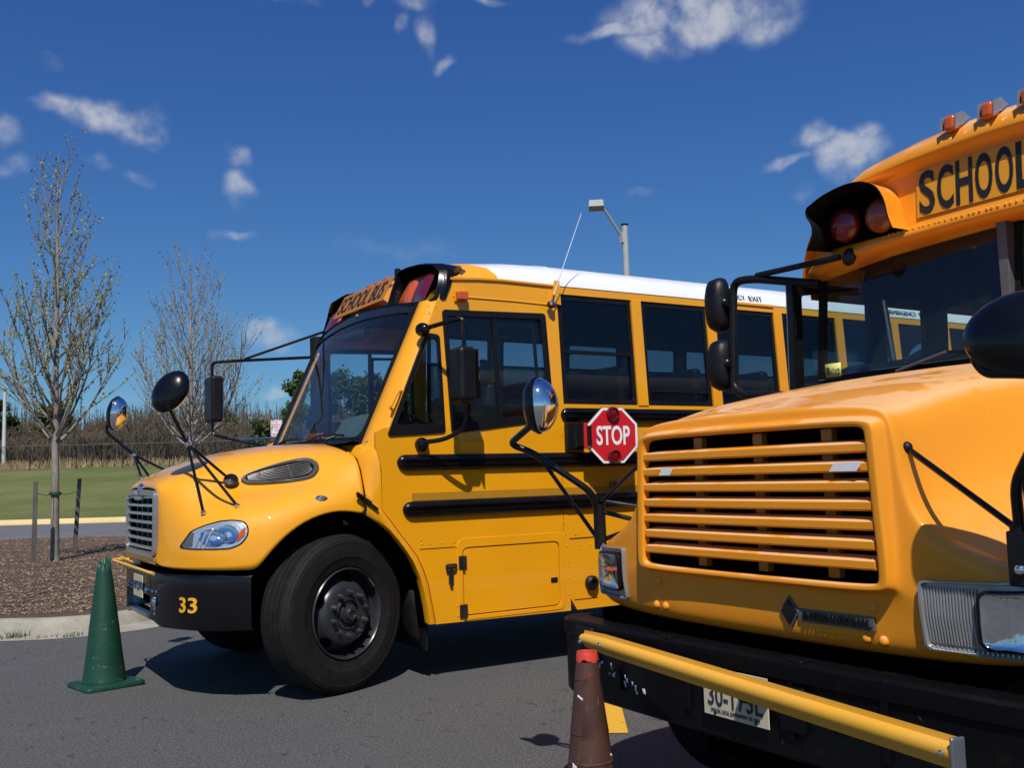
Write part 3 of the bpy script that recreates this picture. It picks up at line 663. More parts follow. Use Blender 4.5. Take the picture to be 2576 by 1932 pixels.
# --- headlamps
HL = [(1.544, .992), (1.552, 1.016), (1.598, 1.10), (1.663, 1.134), (1.75, 1.162), (1.818, 1.166), (1.875, 1.153), (1.89, 1.111), (1.881, 1.065), (1.842, 1.014), (1.781, .987), (1.686, .984), (1.599, .985)]
HL = refine(rpoly(HL, .02, 3), .02)
for side in (1, -1):
    inn = shrink(HL, (.955, .94))
    hl = ring_on_hood(HL, inn, [(-.04, -.002), (0, .006), (.5, .009), (1, .005), (1.1, -.006)], side).build('headlamp', BLK, B1, ang=50)
    fan_on_hood(inn, .0022, side, 7).build('bowl', SILVR, hl, ang=None)
    # reflector cups, inner ribs, amber corner
    lobes = [((1.70, 1.055), .072, .055), ((1.775, 1.075), .060, .060)]
    for (cx, cz), rx, rz in lobes:
        lp = [(cx+rx*cos(a*pi/10)*(1 if abs(cos(a*pi/10)) < .8 else .96), cz+rz*sin(a*pi/10)) for a in range(20)]
        ring_on_hood(lp, shrink(lp, (.3, .3)), [(0, .004), (.12, .012), (.4, .005), (1, .0035)], side).build('reflector', CHROME, hl, ang=60)
    for k in range(3):
        x = 1.615+k*.022
        MB().tube([on_hood(x, 1.0, .006, side), on_hood(x+.018, 1.05, .010, side), on_hood(x+.05, 1.12, .004, side)], .006, 6).build('inner_rib', SILVR, hl)
    am = rpoly([(1.815, 1.02), (1.862, 1.065), (1.872, 1.12), (1.845, 1.10), (1.825, 1.06)], .012, 3)
    fan_on_hood(am, .006, side, 3, .004).build('amber_corner', AMBER, hl, ang=None)
    dk = rpoly([(1.552, .998), (1.592, 1.085), (1.612, 1.09), (1.598, .998)], .012, 3)
    fan_on_hood(dk, .0045, side, 3).build('inner_shade', GREY, hl, ang=None)
    fan_on_hood(inn, .011, side, 6, .010).build('lens', GLL, hl, ang=None)
# --- side vents
VT = [(1.955, 1.405), (1.962, 1.428), (2.002, 1.453), (2.102, 1.489), (2.236, 1.529), (2.352, 1.553), (2.404, 1.552), (2.434, 1.524), (2.423, 1.472), (2.375, 1.422), (2.317, 1.404), (2.209, 1.389), (2.081, 1.381), (1.984, 1.384)]
VT = refine(rpoly(VT, .03, 3), .025)
VI = shrink(VT, (.86, .74))
VF = simple('vent_frame', (.075, .068, .064), .42, var=.3)
for side in (1, -1):
    ve = ring_on_hood(VT, VI, [(-.01, -.004), (0, .010), (.2, .020), (.75, .020), (1, .010), (1.02, -.01)], side).build('side_vent', VF, B1, ang=50)
    fan_on_hood(VI, .002, side, 4).build('vent_backing', HOLE, ve, ang=None)
    xs0 = min(p[0] for p in VI); xs1 = max(p[0] for p in VI)
    def vz(x, top):
        zs = [p for p in VI]; c = []
        for a, b in zip(zs, zs[1:]+zs[:1]):
            if (a[0]-x)*(b[0]-x) <= 0 and a[0] != b[0]: c.append(a[1]+(b[1]-a[1])*(x-a[0])/(b[0]-a[0]))
        return (max(c) if top else min(c)) if c else None
    for k in range(1, 8):
        f = k/8; pts = []
        for i in range(15):
            x = xs0+.012+(xs1-xs0-.024)*i/14; a, b = vz(x, 0), vz(x, 1)
            if a is None: continue
            pts.append(on_hood(x, a+(b-a)*f, .011, side))
        MB().tube(pts, .0042, 6).build('vent_louvre', VF, ve)
    for x in (2.075, 2.255):
        MB().tube([on_hood(x, vz(x, 0)+.006, .013, side), on_hood(x+.006, vz(x, 1)-.006, .013, side)], .004, 6).build('vent_rib', GREY, ve)
    # side turn lamp
    tl = rpoly([(2.31, 1.282), (2.335, 1.268), (2.375, 1.268), (2.40, 1.284), (2.375, 1.301), (2.335, 1.301)], .02, 4)
    tm = fan_on_hood(tl, .004, side, 4, .010).build('side_marker', CHROME, B1, ang=None)
    fan_on_hood(shrink(tl, (.42, .5)), .0135, side, 3, .004).build('marker_lens', GREY, tm, ang=None)
# hood latch strap
lt = MB().obox((2.635, 6.195, 1.268), (.82, 0, -.57), (0, 1, 0), (.57, 0, .82), .058, .014, .015).build('hood_latch', RUB, B1, bevel=.005)
MB().tube([(2.575, 6.18, 1.312), (2.612, 6.178, 1.287)], .012, 8).build('latch_grip', RUB, lt)
MB().obox((2.70, 6.190, 1.218), (.8, 0, -.6), (0, 1, 0), (.6, 0, .8), .035, .010, .008).build('latch_tongue', RUB, lt)
# number on the bumper
text('bumper_number', '33', (1.5395, 6.6425, .582), (.514, -.858, 0), (0, 0, 1), .155, .098, INKY, B1, bold=.016, thick=.004, bend=lambda a, b: (-.010*sin(pi*a)-.002, -.006*sin(pi*a)-.001, 0))

# ------------------------------------------------------------------ bus 1 body
def smap(side, y0):
    def f(x, z, t):
        y = sy(z, y0) + t
        return Vector((x, y if side == 1 else far(y), z))
    return f
PS = lambda z: 2.702+.455*(z-1.635)         # windshield edge in side view
for side in (1, -1):
    # lower cab panel: bounded by the arch, the cowl seam and the belt line
    low = [(2.735, 1.72), (2.735, 1.61), (2.758, 1.55), (2.774, 1.46), (2.776, 1.19)] + [(x+.004, z) for x, z in AO[3:]] + [(3.163, .39), (4.30, .378), (4.30, 1.75), (2.80, 1.75)]
    holes = [rrect(3.385, .425, 4.21, .90, .05)] if side == 1 else []
    panel('cab_side', [low]+holes, .03, smap(side, YN+.015), Y1, B1)
    # upper cab panel with quarter window and driver window openings
    up = [(PS(1.75)+.10, 1.75), (4.30, 1.75), (4.30, 2.865), (3.34, 2.865), (PS(2.66)+.08, 2.66)]
    q = rpoly([(2.838, 1.752), (3.262, 1.758), (3.250, 2.415), (3.150, 2.425)], [.01, .02, .05, .06], 4)
    w = rpoly([(3.324, 1.758), (4.195, 1.82), (4.172, 2.628), (3.292, 2.602)], .02, 3)
    panel('cab_upper', [up, q, w], .03, smap(side, YN+.015), Y1, B1)
    # below the belt the window openings dip a little: black lower corners
    for nm, oo, ii, gl in (('quarter_window', [(2.815, 1.69), (3.268, 1.715), (3.256, 2.42), (3.146, 2.432)], [(2.888, 1.768), (3.243, 1.778), (3.232, 2.385), (3.158, 2.39)], GLC),
                           ('driver_window', [(3.316, 1.705), (4.203, 1.812), (4.178, 2.634), (3.284, 2.608)], [(3.352, 1.785), (4.155, 1.865), (4.133, 2.585), (3.325, 2.562)], GLC)):
        wd = panel(nm, [rpoly(oo, .03, 3), rpoly(ii, .03, 3)], .02, smap(side, YN-.001), FRAME, B1, bevel=.003)
        panel('pane', [rpoly(ii, .03, 3)], .004, smap(side, YN+.010), gl, wd, ang=None)
        if nm == 'driver_window':
            panel('sash', [[(3.716, 1.80), (3.748, 1.803), (3.735, 2.585), (3.703, 2.583)]], .014, smap(side, YN+.004), FRAME, wd)
            panel('slider', [[(3.742, 1.86), (4.10, 1.895), (4.085, 2.55), (3.73, 2.54)], rpoly([(3.765, 1.885), (4.075, 1.915), (4.06, 2.525), (3.752, 2.515)], .02, 3)], .012, smap(side, YN+.016), FRAME, wd)
    # windshield pillar
    rows = []
    for z in (1.60, 1.68, 1.80, 2.0, 2.25, 2.5, 2.68):
        x = PS(z); yy = sy(z)
        rr = [(x+.045, YN+.24, z), (x-.002, YN+.185, z), (x+.018, YN+.11, z), (x+.055, yy+.045, z), (x+.095, yy+.008, z), (x+.125, yy, z)]
        rows.append([(a, b if side == 1 else far(b), c) for a, b, c in rr])
    MB().loft(rows).build('windshield_pillar', Y1, B1, ang=60)
    gh = MB().tube(smooth_path([Vector((PS(1.87)+.075, sy(1.87)+.03, 1.87)), Vector((PS(1.87)+.03, sy(1.87)-.02, 1.885)), Vector((PS(2.0)+.035, sy(2.0)-.02, 2.0)), Vector((PS(2.01)+.09, sy(2.0)+.03, 2.015))], .02), .010, 8)
    if side == 1: gh.build('grab_handle', Y1, B1)
    # cab drip trim, drip channel and upper belt trim
    rows = [[(x, sy(2.77)-.001 if side == 1 else far(sy(2.77)-.001), z-.008), (x, (sy(2.77)-.012) if side == 1 else far(sy(2.77)-.012), z), (x, sy(2.77)+.002 if side == 1 else far(sy(2.77)+.002), z+.010)] for x, z in ((3.38, 2.712), (3.9, 2.712), (4.28, 2.703))]
    MB().loft(rows).build('cab_drip_rail', Y1, B1, ang=50)
    rows = [[(x, (y if side == 1 else far(y)), z+dz) for y, dz in ((sy(z)+.0, -.012), (sy(z)-.016, -.010), (sy(z)-.016, .004), (sy(z)+.0, .010))] for x, z in ((3.36, 2.845), (3.60, 2.862), (3.8, 2.868), (4.31, 2.862))]
    MB().loft(rows).build('cab_roof_trim', Y1, B1, ang=40)
    b_ = [(4.235, 2.72), (4.32, 2.705), (4.318, 2.905), (4.275, 2.90)]
    panel('roof_bracket', [b_], .02, smap(side, YN-.014), Y1, B1, bevel=.004)
    # main side wall
    a, b = (YN+.003, YN+.035)
    wl = MB()
    vs = [(x, sy(z, y) if side == 1 else far(sy(z, y)), z) for z in (.378, .47, 1.74, 1.935) for x, y in ((4.302 if z > .4 else 4.36, a), (XR, a), (XR, b), (4.302 if z > .4 else 4.36, b))]
    wl.loft([vs[i*4:i*4+4] for i in range(4)], True, True).build('side_wall', Y1, B1)
    panel('window_header', [[(4.302, 2.80), (XR, 2.80), (XR, 2.868), (4.302, 2.868)]], .03, smap(side, YN+.014), Y1, B1)
    for k in range(8):
        xp = 5.082 + .815*k
        if k < 7: panel('window_pillar', [[(xp-.052, 1.93), (xp+.052, 1.93), (xp+.048, 2.802), (xp-.052, 2.802)]], .034, smap(side, YN+.012), Y1, B1, bevel=.004)
        if k > 0 and k < 7:
            for dx in (-.017, .017): panel('pillar_rib', [[(xp+dx-.005, 1.94), (xp+dx+.005, 1.94), (xp+dx+.003, 2.80), (xp+dx-.007, 2.80)]], .006, smap(side, YN-.007), Y1, B1)
        x0 = (4.312 if k == 0 else xp-.815+.054); x1 = xp-.054
        wd = panel('window', [[(x0, 1.935), (x1, 1.935), (x1, 2.80), (x0, 2.80)], rrect(x0+.035, 1.975, x1-.035, 2.755, .02, 3)], .03, smap(side, YN+.025), FRAME, B1, bevel=.003)
        zs = 2.346 if (k == 0 and side == 1) else (2.06 if side == 1 else 2.50)
        panel('pane', [rrect(x0+.03, zs+.01, x1-.03, 2.76, .01, 2)], .004, smap(side, YN+.020), GLT, wd, ang=None)
        panel('pane', [rrect(x0+.03, 1.97, x1-.03, zs-.01, .01, 2)], .004, smap(side, YN+.030), GLT if side == 1 else GLD, wd, ang=None)
        panel('sash', [[(x0+.03, zs-.014), (x1-.03, zs-.014), (x1-.03, zs+.014), (x0+.03, zs+.014)]], .026, smap(side, YN+.020), FRAME, wd)
    # rub rails
    def rail(nm, x0, x1, z, h, d=.038):
        y = lambda o: (YN-o) if side == 1 else far(YN-o)
        sec = [(0, -h/2), (d*.55, -h/2*.96), (d*.95, -h/2*.62), (d, -h/2*.3), (d*.62, -h*.10), (d*.62, h*.10), (d, h/2*.3), (d*.95, h/2*.62), (d*.55, h/2*.96), (0, h/2)]
        rows = []
        for x, k in ((x0, .0), (x0+.006, .42), (x0+.02, .74), (x0+.04, .93), (x0+.06, 1), (x1, 1)):
            rows.append([(x, y(o*(.3+.7*k)), z+dz*max(k, .02)) for o, dz in sec])
        MB().loft(rows).build(nm, BLK, B1, ang=45)
    rail('rub_rail', 4.262, XR, 1.852, .105)
    rail('rub_rail', 2.888, XR, 1.508, .112)
    rail('rub_rail', 2.925, XR, 1.183, .112)
    panel('reflective_stripe', [[(2.998, 1.243), (XR, 1.243), (XR, 1.297), (2.998, 1.297)]], .002, smap(side, YN-.0025), TAPE, B1, ang=None)
    # rivet lines and panel joints
    y = YN-.001 if side == 1 else far(YN-.001)
    n_ = (0, -1 if side == 1 else 1, 0)
    if side == 1:
        rivets('rivets', [(3.06, y, .975), (3.07, y, .945)] + [(3.13+.095*i, y, .945) for i in range(14)] + [(4.285, y, z) for z in (.50, .62, .74, .86)] + [(3.335, y, z) for z in (.91, .50, .43)] + [(4.258, y, z) for z in (1.32, 1.04)] + [(4.30+.10*i, y+.003, .86) for i in range(1, 20)] + [(3.12+.06*i, sy(2.62)-.001, 2.625) for i in range(1, 3)] + [(4.26, sy(1.95)-.001, 1.93), (4.268, sy(1.7)-.001, 1.70)], n_, .0065, Y1, B1)
        for (xa, za, xb, zb) in ((3.05, .908, 3.33, .911), (4.31, .912, 4.60, .914), (4.257, .975, 4.257, 1.128), (4.257, 1.245, 4.257, 1.45), (4.335, .455, 4.55, .455)):
            MB().box((xa-.0012, YN-.0012, za-.0012), (xb+.0012, YN+.004, zb+.0012)).build('panel_joint', INK, B1)
        # luggage hatch
        hf = panel('hatch', [rrect(3.392, .432, 4.203, .893, .045, 5)], .02, smap(1, YN+.008), Y1, B1, bevel=.004)
        panel('hatch_gap', [rrect(3.38, .42, 4.215, .905, .05, 5)], .004, smap(1, YN+.024), INK, B1)
        panel('hatch_frame', [rrect(3.345, .395, 4.25, .965, .06, 5), rrect(3.383, .423, 4.212, .902, .05, 5)], .006, smap(1, YN-.0015), Y1, B1, bevel=.002)
        for z in (.80, .462):
            hg = MB().box((3.348, YN-.016, z-.045), (3.412, YN-.004, z+.045)).build('hinge', STEEL, hf, bevel=.006)
            MB().tube([(3.385, YN-.020, z-.05), (3.385, YN-.020, z+.03)], .008, 8).build('hinge_pin', STEEL, B1)
        MB().box((4.125, YN-.009, .60), (4.185, YN-.001, .635)).build('hatch_lock', BLKM, hf, bevel=.006)
        MB().box((4.133, YN-.0115, .607), (4.158, YN-.008, .628)).build('lock_tongue', STEEL, B1, bevel=.003)
        lo = MB().tube(smooth_path([(3.255, YN-.012, .75), (3.245, YN-.014, .79), (3.33, YN-.014, .79), (3.32, YN-.012, .745), (3.25, YN-.012, .745)], .015), .007, 8).build('latch_loop', STEEL, B1)
        MB().box((3.268, YN-.016, .66), (3.305, YN-.001, .775)).build('latch_body', STEEL, lo, bevel=.005)
        MB().box((3.276, YN-.020, .635), (3.296, YN-.003, .665)).build('latch_tip', STEEL, lo, bevel=.003)
        # exhaust-side round lamp low behind
        MB().lathe([(.055, 0), (.055, .03), (.04, .045), (.025, .045), (.022, .03), (.0001, .03)], (4.49, YN-.002, .57), (0, -1, 0), 20).build('low_marker', BLKM, B1)
        MB().box((4.70, YN-.03, 1.29), (4.76, YN, 1.335)).build('rail_reflector', AMBD, B1, bevel=.008)
# side marker near the roof and its seat
mk = MB().box((3.395, YN-.005, 2.68), (3.485, YN+.05, 2.748)).build('roof_marker', AMBER, B1, bevel=.012)
MB().box((3.388, YN+.034, 2.673), (3.492, YN+.052, 2.755)).build('marker_seat', Y1, mk, bevel=.004)
# front windshield: gently bowed raked pane in a black surround
def wmap(off=0.0, th=1.0):
    def f(s, z, t):
        zz = z + .075*(1-s*s)*max(0, min(1, (z-2.3)/.36)) + .03*(1-s*s)*max(0, (1.75-z)/.15)
        return Vector((PS(z) - .062*(1-s*s) + off + t*th, YC + s*1.02, zz))
    return f
def wgrid(z0, z1, s0, s1, n, m, off): 
    f = wmap(off); return MB().loft([[f(s0+(s1-s0)*j/m, z0+(z1-z0)*i/n, 0) for j in range(m+1)] for i in range(n+1)])
ol = refine(rpoly([(-.992, 1.615), (.992, 1.615), (.992, 2.675), (-.992, 2.675)], [.10, .10, .03, .03], 6), .07)
il = refine(rpoly([(-.945, 1.70), (.945, 1.70), (.945, 2.60), (-.945, 2.60)], [.10, .10, .05, .05], 6), .07)
wsf = panel('windshield', [ol, il], .02, wmap(.004), RUB, B1, ang=50)
wgrid(1.63, 2.67, -.985, .985, 10, 24, .006).build('pane', GLW, wsf, ang=None)
wgrid(2.605, 2.67, -.98, .98, 2, 24, .012).build('sun_band', RUB, wsf, ang=None)
# wipers
for s in (-.42, .38):
    f = wmap(-.02); p0 = f(s+.10, 1.63, 0); p1 = f(s+.06, 1.72, -.01); 
    wp = MB().tube([p0, p1], .010, 8, .006).build('wiper', BLKM, B1)
    MB().tube([f(s-.30, 1.715, 0), f(s-.1, 1.735, -.008), f(s+.1, 1.735, -.008), f(s+.27, 1.71, 0)], .010, 6).build('wiper_blade', BLKM, wp)
MB().loft([[(2.60, YC+y, 1.655), (2.66, YC+y, 1.672), (2.715, YC+y, 1.66)] for y in (-.98, -.5, 0, .5, .98)]).build('cowl_grille', RUB, B1)
# roof cap and roof
RS = [(6.275, 2.862), (6.295, 2.91), (6.35, 2.985), (6.46, 3.048), (6.62, 3.088), (6.90, 3.118), (7.42, 3.14)]
RSF = RS + [(far(y), z) for y, z in reversed(RS[:-1])]
SV = [-1, -.985, -.93, -.82, -.66, -.40, 0, .40, .66, .82, .93, .985, 1]
def cap_ring(w, ze, zc, xe, xc, p, dent=0.0): return [(xe+(xc-xe)*(1-abs(s)**2)+(dent if .39 < abs(s) < .99 else 0), YC+s*w, ze+(zc-ze)*(1-abs(s)**p)) for s in SV]
ringE = [(3.56 + .22*((abs(s)-.75)/.25 if abs(s) > .75 else 0), y, z+.001-.058*(1-abs(s)**6)) for s, (y, z) in zip(SV, RSF)]
rings = [cap_ring(1.03, 2.635, 2.725, 3.20, 3.10, 2, .20), cap_ring(1.035, 2.66, 2.75, 3.19, 3.115, 2, .22), cap_ring(1.06, 2.74, 2.968, 3.245, 3.245, 2.2, .20), cap_ring(1.09, 2.80, 3.020, 3.32, 3.36, 2.6, .10), cap_ring(1.125, 2.835, 3.052, 3.43, 3.47, 3.0), ringE]
MB().loft(rings).build('roof_cap', Y1, B1, ang=60)
MB().loft([ringE, [(3.98, y, z-.014*(1-abs(s_)**6)) for s_, (y, z) in zip(SV, RSF)]] + [[(x, y, z) for y, z in RSF] for x in (4.33, 6.8, 9.2, XR)]).build('roof', WHITE, B1, ang=50)
MB().loft([[(4.322+dx, y, z+dz) for y, z in RSF] for dx, dz in ((-.02, .0005), (-.012, .0035), (.012, .0035), (.02, .0005))]).build('roof_seam', WHITE, B1, ang=60)
MB().add([(XR, YN+.01, .4), (XR, far(YN+.01), .4), (XR, far(YN+.06), 2.86), (XR, YC+.5, 3.10), (XR, YC-.5, 3.10), (XR, YN+.06, 2.86)], [(0, 1, 2, 3, 4, 5)]).build('rear_wall', Y1, B1)
em = panel('exit_plate', [[(5.93, 2.845), (6.66, 2.845), (6.66, 2.868), (5.93, 2.868)]], .012, smap(1, YN-.008), Y1, B1, bevel=.003)
for x_, w_, s_ in ((5.93, .40, 'EMERGENCY'), (6.375, .165, 'EXIT'), (8.31, .40, 'EMERGENCY'), (8.755, .165, 'EXIT')): text('exit_text', s_, (x_, sy(2.89)-.003, 2.89), (1, 0, 0), (0, .45, 1), w_, .050, INK, B1, bold=.0, thick=.002)
MB().sphere((8.24, sy(2.9)+.0, 2.905), .05, .03, .032, 12, 8).build('roof_marker', AMBER, B1)
# sign board on the cap
su = Vector((3.235-3.112, 0, 2.972-2.752)).normalized(); sn = Vector((-su.z, 0, su.x))
sg = MB().obox(Vector((3.172, YC, 2.862))+sn*.012, (0, 1, 0), su, sn, .50, .118, .006).build('sign_board', simple('sign_orange_shaded', (.38, .145, .015), .6, var=.08), B1, bevel=.004)  # orange of the board is darkened to carry its shade
text('sign_text', 'SCHOOL BUS', Vector((3.172, YC+.455, 2.862))+sn*.0185-su*.085, (0, -1, 0), su, .91, .17, INK, sg, bold=.012, thick=.003)
for y in (-.17, 0, .17):
    MB().sphere((3.315, YC+y, 3.008), .04, .058, .022, 12, 8).build('roof_lamp', AMBER, B1)
for y in (-.05,): MB().box((3.44, YC+y-.022, 3.04), (3.475, YC+y+.022, 3.135)).build('roof_antenna_stub', BLKM, B1)
# corner lamp pods
def pod(sg_):
    Y = lambda d: YC - sg_*d
    o = [(.46, 2.70), (.75, 2.675), (1.00, 2.648), (1.10, 2.652), (1.160, 2.69), (1.158, 2.80), (1.140, 2.90), (1.06, 2.968), (.90, 3.000), (.66, 3.022), (.52, 3.022), (.472, 2.995), (.455, 2.84)]
    def ring(fx, k, lift=0.0):
        cx, cz = .79, 2.835
        return [(fx(d, z), Y(cx+(d-cx)*k), cz+(z-cz)*k+lift) for d, z in o]
    lip = lambda d, z: 3.150 + .30*(z-2.64) + .06*max(0, d-.95)/.15
    back = lambda d, z: (3.30+.42*(z-2.65)) if d > 1.08 else 3.42
    mid = lambda d, z: lip(d, z)*.5 + back(d, z)*.5
    sh = MB().loft([ring(lambda d, z: back(d, z)+(.004 if d > 1.08 else .14), .84), ring(lambda d, z: back(d, z)+(.002 if d > 1.08 else .05), .955), ring(lambda d, z: back(d, z)-(0 if d > 1.08 else .06), 1.0), ring(mid, 1.012), ring(lambda d, z: lip(d, z)+.035, 1.0), ring(lambda d, z: lip(d, z)+.015, .955), ring(lambda d, z: lip(d, z)-.012, .94), ring(lambda d, z: lip(d, z)-.016, .925), ring(lambda d, z: lip(d, z)+.02, .905), ring(lambda d, z: 3.33+.25*(z-2.64), .87)], True)
    p = sh.build('lamp_pod', BLK, B1, ang=50)
    r = ring(lambda d, z: 3.325+.25*(z-2.64), .88); MB().add(r, [tuple(range(len(r)))]).build('pod_back', BLKM, p)
    def lens_(nm, d0, d1, d2, d3, mat):
        pts = [Vector((3.20+.50*(z-2.69), Y(d), z)) for d, z in ((d0, 2.715), (d1, 2.70), (d2, 2.94), (d3, 2.95))]
        n = Vector((-1, 0, .5)).normalized(); rows = []
        for i in range(9):
            rows.append([pts[0].lerp(pts[1], j/8).lerp(pts[3].lerp(pts[2], j/8), i/8) + n*(.035*(1-((i-4)/4)**4)*(1-((j-4)/4)**4)-.01) for j in range(9)])
        MB().loft(rows).build(nm, mat, p, ang=None)
    lens_('amber_lamp', .52, .76, .80, .60, AMBER); lens_('red_lamp', .77, 1.02, 1.0, .81, REDL)
    for d, z in ((.50, 2.70), (.78, 2.683), (1.05, 2.675), (1.10, 2.90)):
        MB().sphere((lip(d, z)+.02, Y(d), z-.012), .007).build('pod_screw', CHROME, p)
for s in (1, -1): pod(s)
# aerial
an = MB().lathe([(.025, 0), (.022, .02), (.012, .03), (.012, .07), (.006, .075)], (4.21, YN-.005, 2.70), (.05, -.35, 1), 12).build('aerial_base', CHROME, B1)
MB().tube([(4.213, YN-.03, 2.77), (4.45, YN-.10, 3.42)], .004, 6, .0022).build('aerial_mast', WHT, an)
MB().lathe([(.03, -.02), (.03, .006), (.018, .012)], (4.21, YN-.002, 2.70), (0, -1, 0), 12).build('aerial_mount', BLKM, an)
# stop arm
st = MB()
ctr = Vector((4.60, YN-.20, 1.683)); sx_ = Vector((.985, -.17, 0)).normalized(); sn_ = Vector((-.17, -.985, 0)).normalized()
def octo(R_, off): return [ctr + sx_*(R_*cos(pi/8+i*pi/4)) + Vector((0, 0, R_*sin(pi/8+i*pi/4))) + sn_*off for i in range(8)]
so_ = MB().prism(octo(.232, 0), sn_*-.02).build('stop_sign', BLKM, B1, bevel=.003)
MB().prism(octo(.228, .0015), sn_*.002).build('sign_border', WHT, so_)
MB().prism(octo(.207, .004), sn_*.002).build('sign_face', RED, so_)
text('stop_text', 'STOP', ctr+sn_*.007-sx_*.142-Vector((0, 0, .074)), sx_, (0, 0, 1), .284, .148, WHT, so_, bold=.022, thick=.002)
for dz in (.165, -.158):
    lm = MB().lathe([(.054, 0), (.054, .018), (.046, .03), (.040, .031), (.037, .02), (.0001, .026)], ctr+sn_*.006+Vector((0, 0, dz)), sn_, 24).build('stop_lamp', REDD, so_, ang=30)
MB().box((4.285, YN-.05, 1.582), (4.44, YN-.003, 1.785)).build('stop_arm_box', BLKM, B1, bevel=.008)
MB().obox(ctr-sx_*.222+sn_*-.012, sx_, (0, 0, 1), sn_, .016, .098, .010).build('stop_arm_bracket', RED, so_, bevel=.004)
for dz in (.06, 0, -.06): MB().sphere(ctr-sx_*.195+sn_*.008+Vector((0, 0, dz)), .006).build('sign_bolt', ALU, so_)
MB().tube([(4.37, YN-.04, 1.60), (4.37, YN-.04, 1.77)], .022, 10).build('stop_arm_hinge', BLKM, so_)
MB().obox((4.385, YN-.10, 1.683), (.2, -1, 0), (1, .2, 0), (0, 0, 1), .09, .010, .075).build('stop_arm_link', BLKM, so_)
# driver mirror
dm = MB()
def rbox(c0, c1, r, name, mat, par, seg=4): return MB().box(c0, c1).build(name, mat, par, bevel=r, seg=seg)
mir = rbox((3.185, 5.83, 1.905), (3.325, 6.01, 2.29), .04, 'side_mirror', BLKM, B1)
MB().box((3.325, 5.82, 1.93), (3.334, 6.0, 2.27)).build('mirror_glass', CHROME, mir)
MB().tube(smooth_path([(3.08, YN+.02, 2.44), (3.10, 6.10, 2.445), (3.28, 5.93, 2.50), (3.27, 5.92, 2.28)], .05), .016, 10).build('mirror_arm', BLK, mir)
MB().tube(smooth_path([(3.27, 5.92, 1.92), (3.28, 5.93, 1.74), (3.18, 6.05, 1.66), (3.06, 6.16, 1.645)], .07), .016, 10).build('mirror_arm', BLK, mir)
for z, x in ((2.443, 3.10), (1.632, 3.075)):
    MB().lathe([(.048, 0), (.050, .03), (.040, .06), (.02, .085), (.0001, .09)], (x, YN+.01, z), (0, -1, 0), 20).build('mirror_foot', BLK, mir, ang=40).scale = (1, 1, 1)
# far side mirror on its long frame
fm = rbox((2.34, 8.93, 1.955), (2.45, 9.20, 2.37), .03, 'side_mirror', BLKM, B1)
MB().box((2.446, 8.95, 1.98), (2.455, 9.18, 2.35)).build('mirror_glass', CHROME, fm)
MB().tube(smooth_path([(2.38, 9.05, 2.36), (2.37, 9.05, 2.50), (2.55, 8.95, 2.51), (3.14, 8.40, 2.505)], .06), .014, 10).build('mirror_arm', BLK, fm)
MB().tube([(2.62, 8.88, 2.52), (3.26, 8.46, 2.76)], .012, 8).build('mirror_arm', BLK, fm)
MB().tube(smooth_path([(2.38, 9.05, 1.96), (2.38, 9.05, 1.84), (2.55, 8.82, 1.775), (2.72, 8.50, 1.70)], .06), .014, 10).build('mirror_arm', BLK, fm)
MB().tube([(2.56, 8.80, 1.785), (2.85, 8.56, 1.79)], .012, 8).build('mirror_arm', CHROME, fm)
# cross-view mirrors on tripods
def cross_mirror(head, axis, joint, feet, r=(.150, .118), neck=None, rot=0.0):
    ax = Vector(axis).normalized(); M3 = axis_matrix((0, 0, 0), ax).to_3x3() @ Matrix.Rotation(rot, 3, 'Z')
    p0 = MB()
    rows = []
    for (k, h) in ((.0001, -.055), (.35, -.052), (.65, -.042), (.88, -.025), (1.0, 0), (1.02, .006), (1.0, .012)):
        rows.append([Vector(head) + M3 @ Vector((r[1]*k*cos(a*pi/16), r[0]*k*sin(a*pi/16), h)) for a in range(32)])
    p = p0.loft(rows, True).build('cross_mirror', BLK, B1, ang=50)
    rows = []
    for i in range(9):
        th = pi/2*i/8
        rows.append([Vector(head) + M3 @ Vector((r[1]*.97*cos(th)*cos(a*pi/16), r[0]*.97*cos(th)*sin(a*pi/16), .010+.085*sin(th))) for a in range(32)])
    MB().loft(rows, True).build('mirror_dome', CHROME, p, ang=None)
    n_ = neck or [Vector(head)-ax*.05]
    MB().tube(smooth_path(n_+[joint], .05), .0125, 10).build('mirror_arm', BLK, p)
    for f_ in feet:
        MB().tube([joint, f_], .010, 8).build('tripod_leg', BLK, p)
        MB().sphere(f_, .020, .020, .016, 10, 6).build('leg_foot', CHROME, p)
    MB().sphere(joint, .020).build('joint', CHROME, p)
    return p
J = Vector((1.59, 6.66, 1.665))
p = cross_mirror((1.485, 6.70, 2.015), (.60, .68, -.22), J, [Vector((1.672, 6.58, 1.215)), Vector((1.855, 6.455, 1.255))], neck=[Vector((1.445, 6.66, 1.93))+Vector((.01, 0, 0)), Vector((1.47, 6.655, 1.90))], rot=.55)
ft = Vector((1.885, 6.70, 1.42)); MB().tube([J, ft], .010, 8).build('tripod_leg', BLK, p)
MB().lathe([(.047, -.02), (.050, .004), (.046, .014), (.0001, .018)], ft, (-.25, -.74, .60), 20).build('leg_base', BLK, p)
J2 = Vector((1.535, 8.14, 1.640))
p = cross_mirror((1.40, 8.16, 1.965), (.62, -.55, -.12), J2, [Vector((1.56, 7.98, 1.46)), Vector((1.63, 8.02, 1.462))], r=(.135, .095), neck=[Vector((1.36, 8.20, 1.93)), Vector((1.33, 8.19, 1.83))])
MB().tube([J2, (1.84, 8.05, 1.47)], .010, 8).build('tripod_leg', BLK, p)
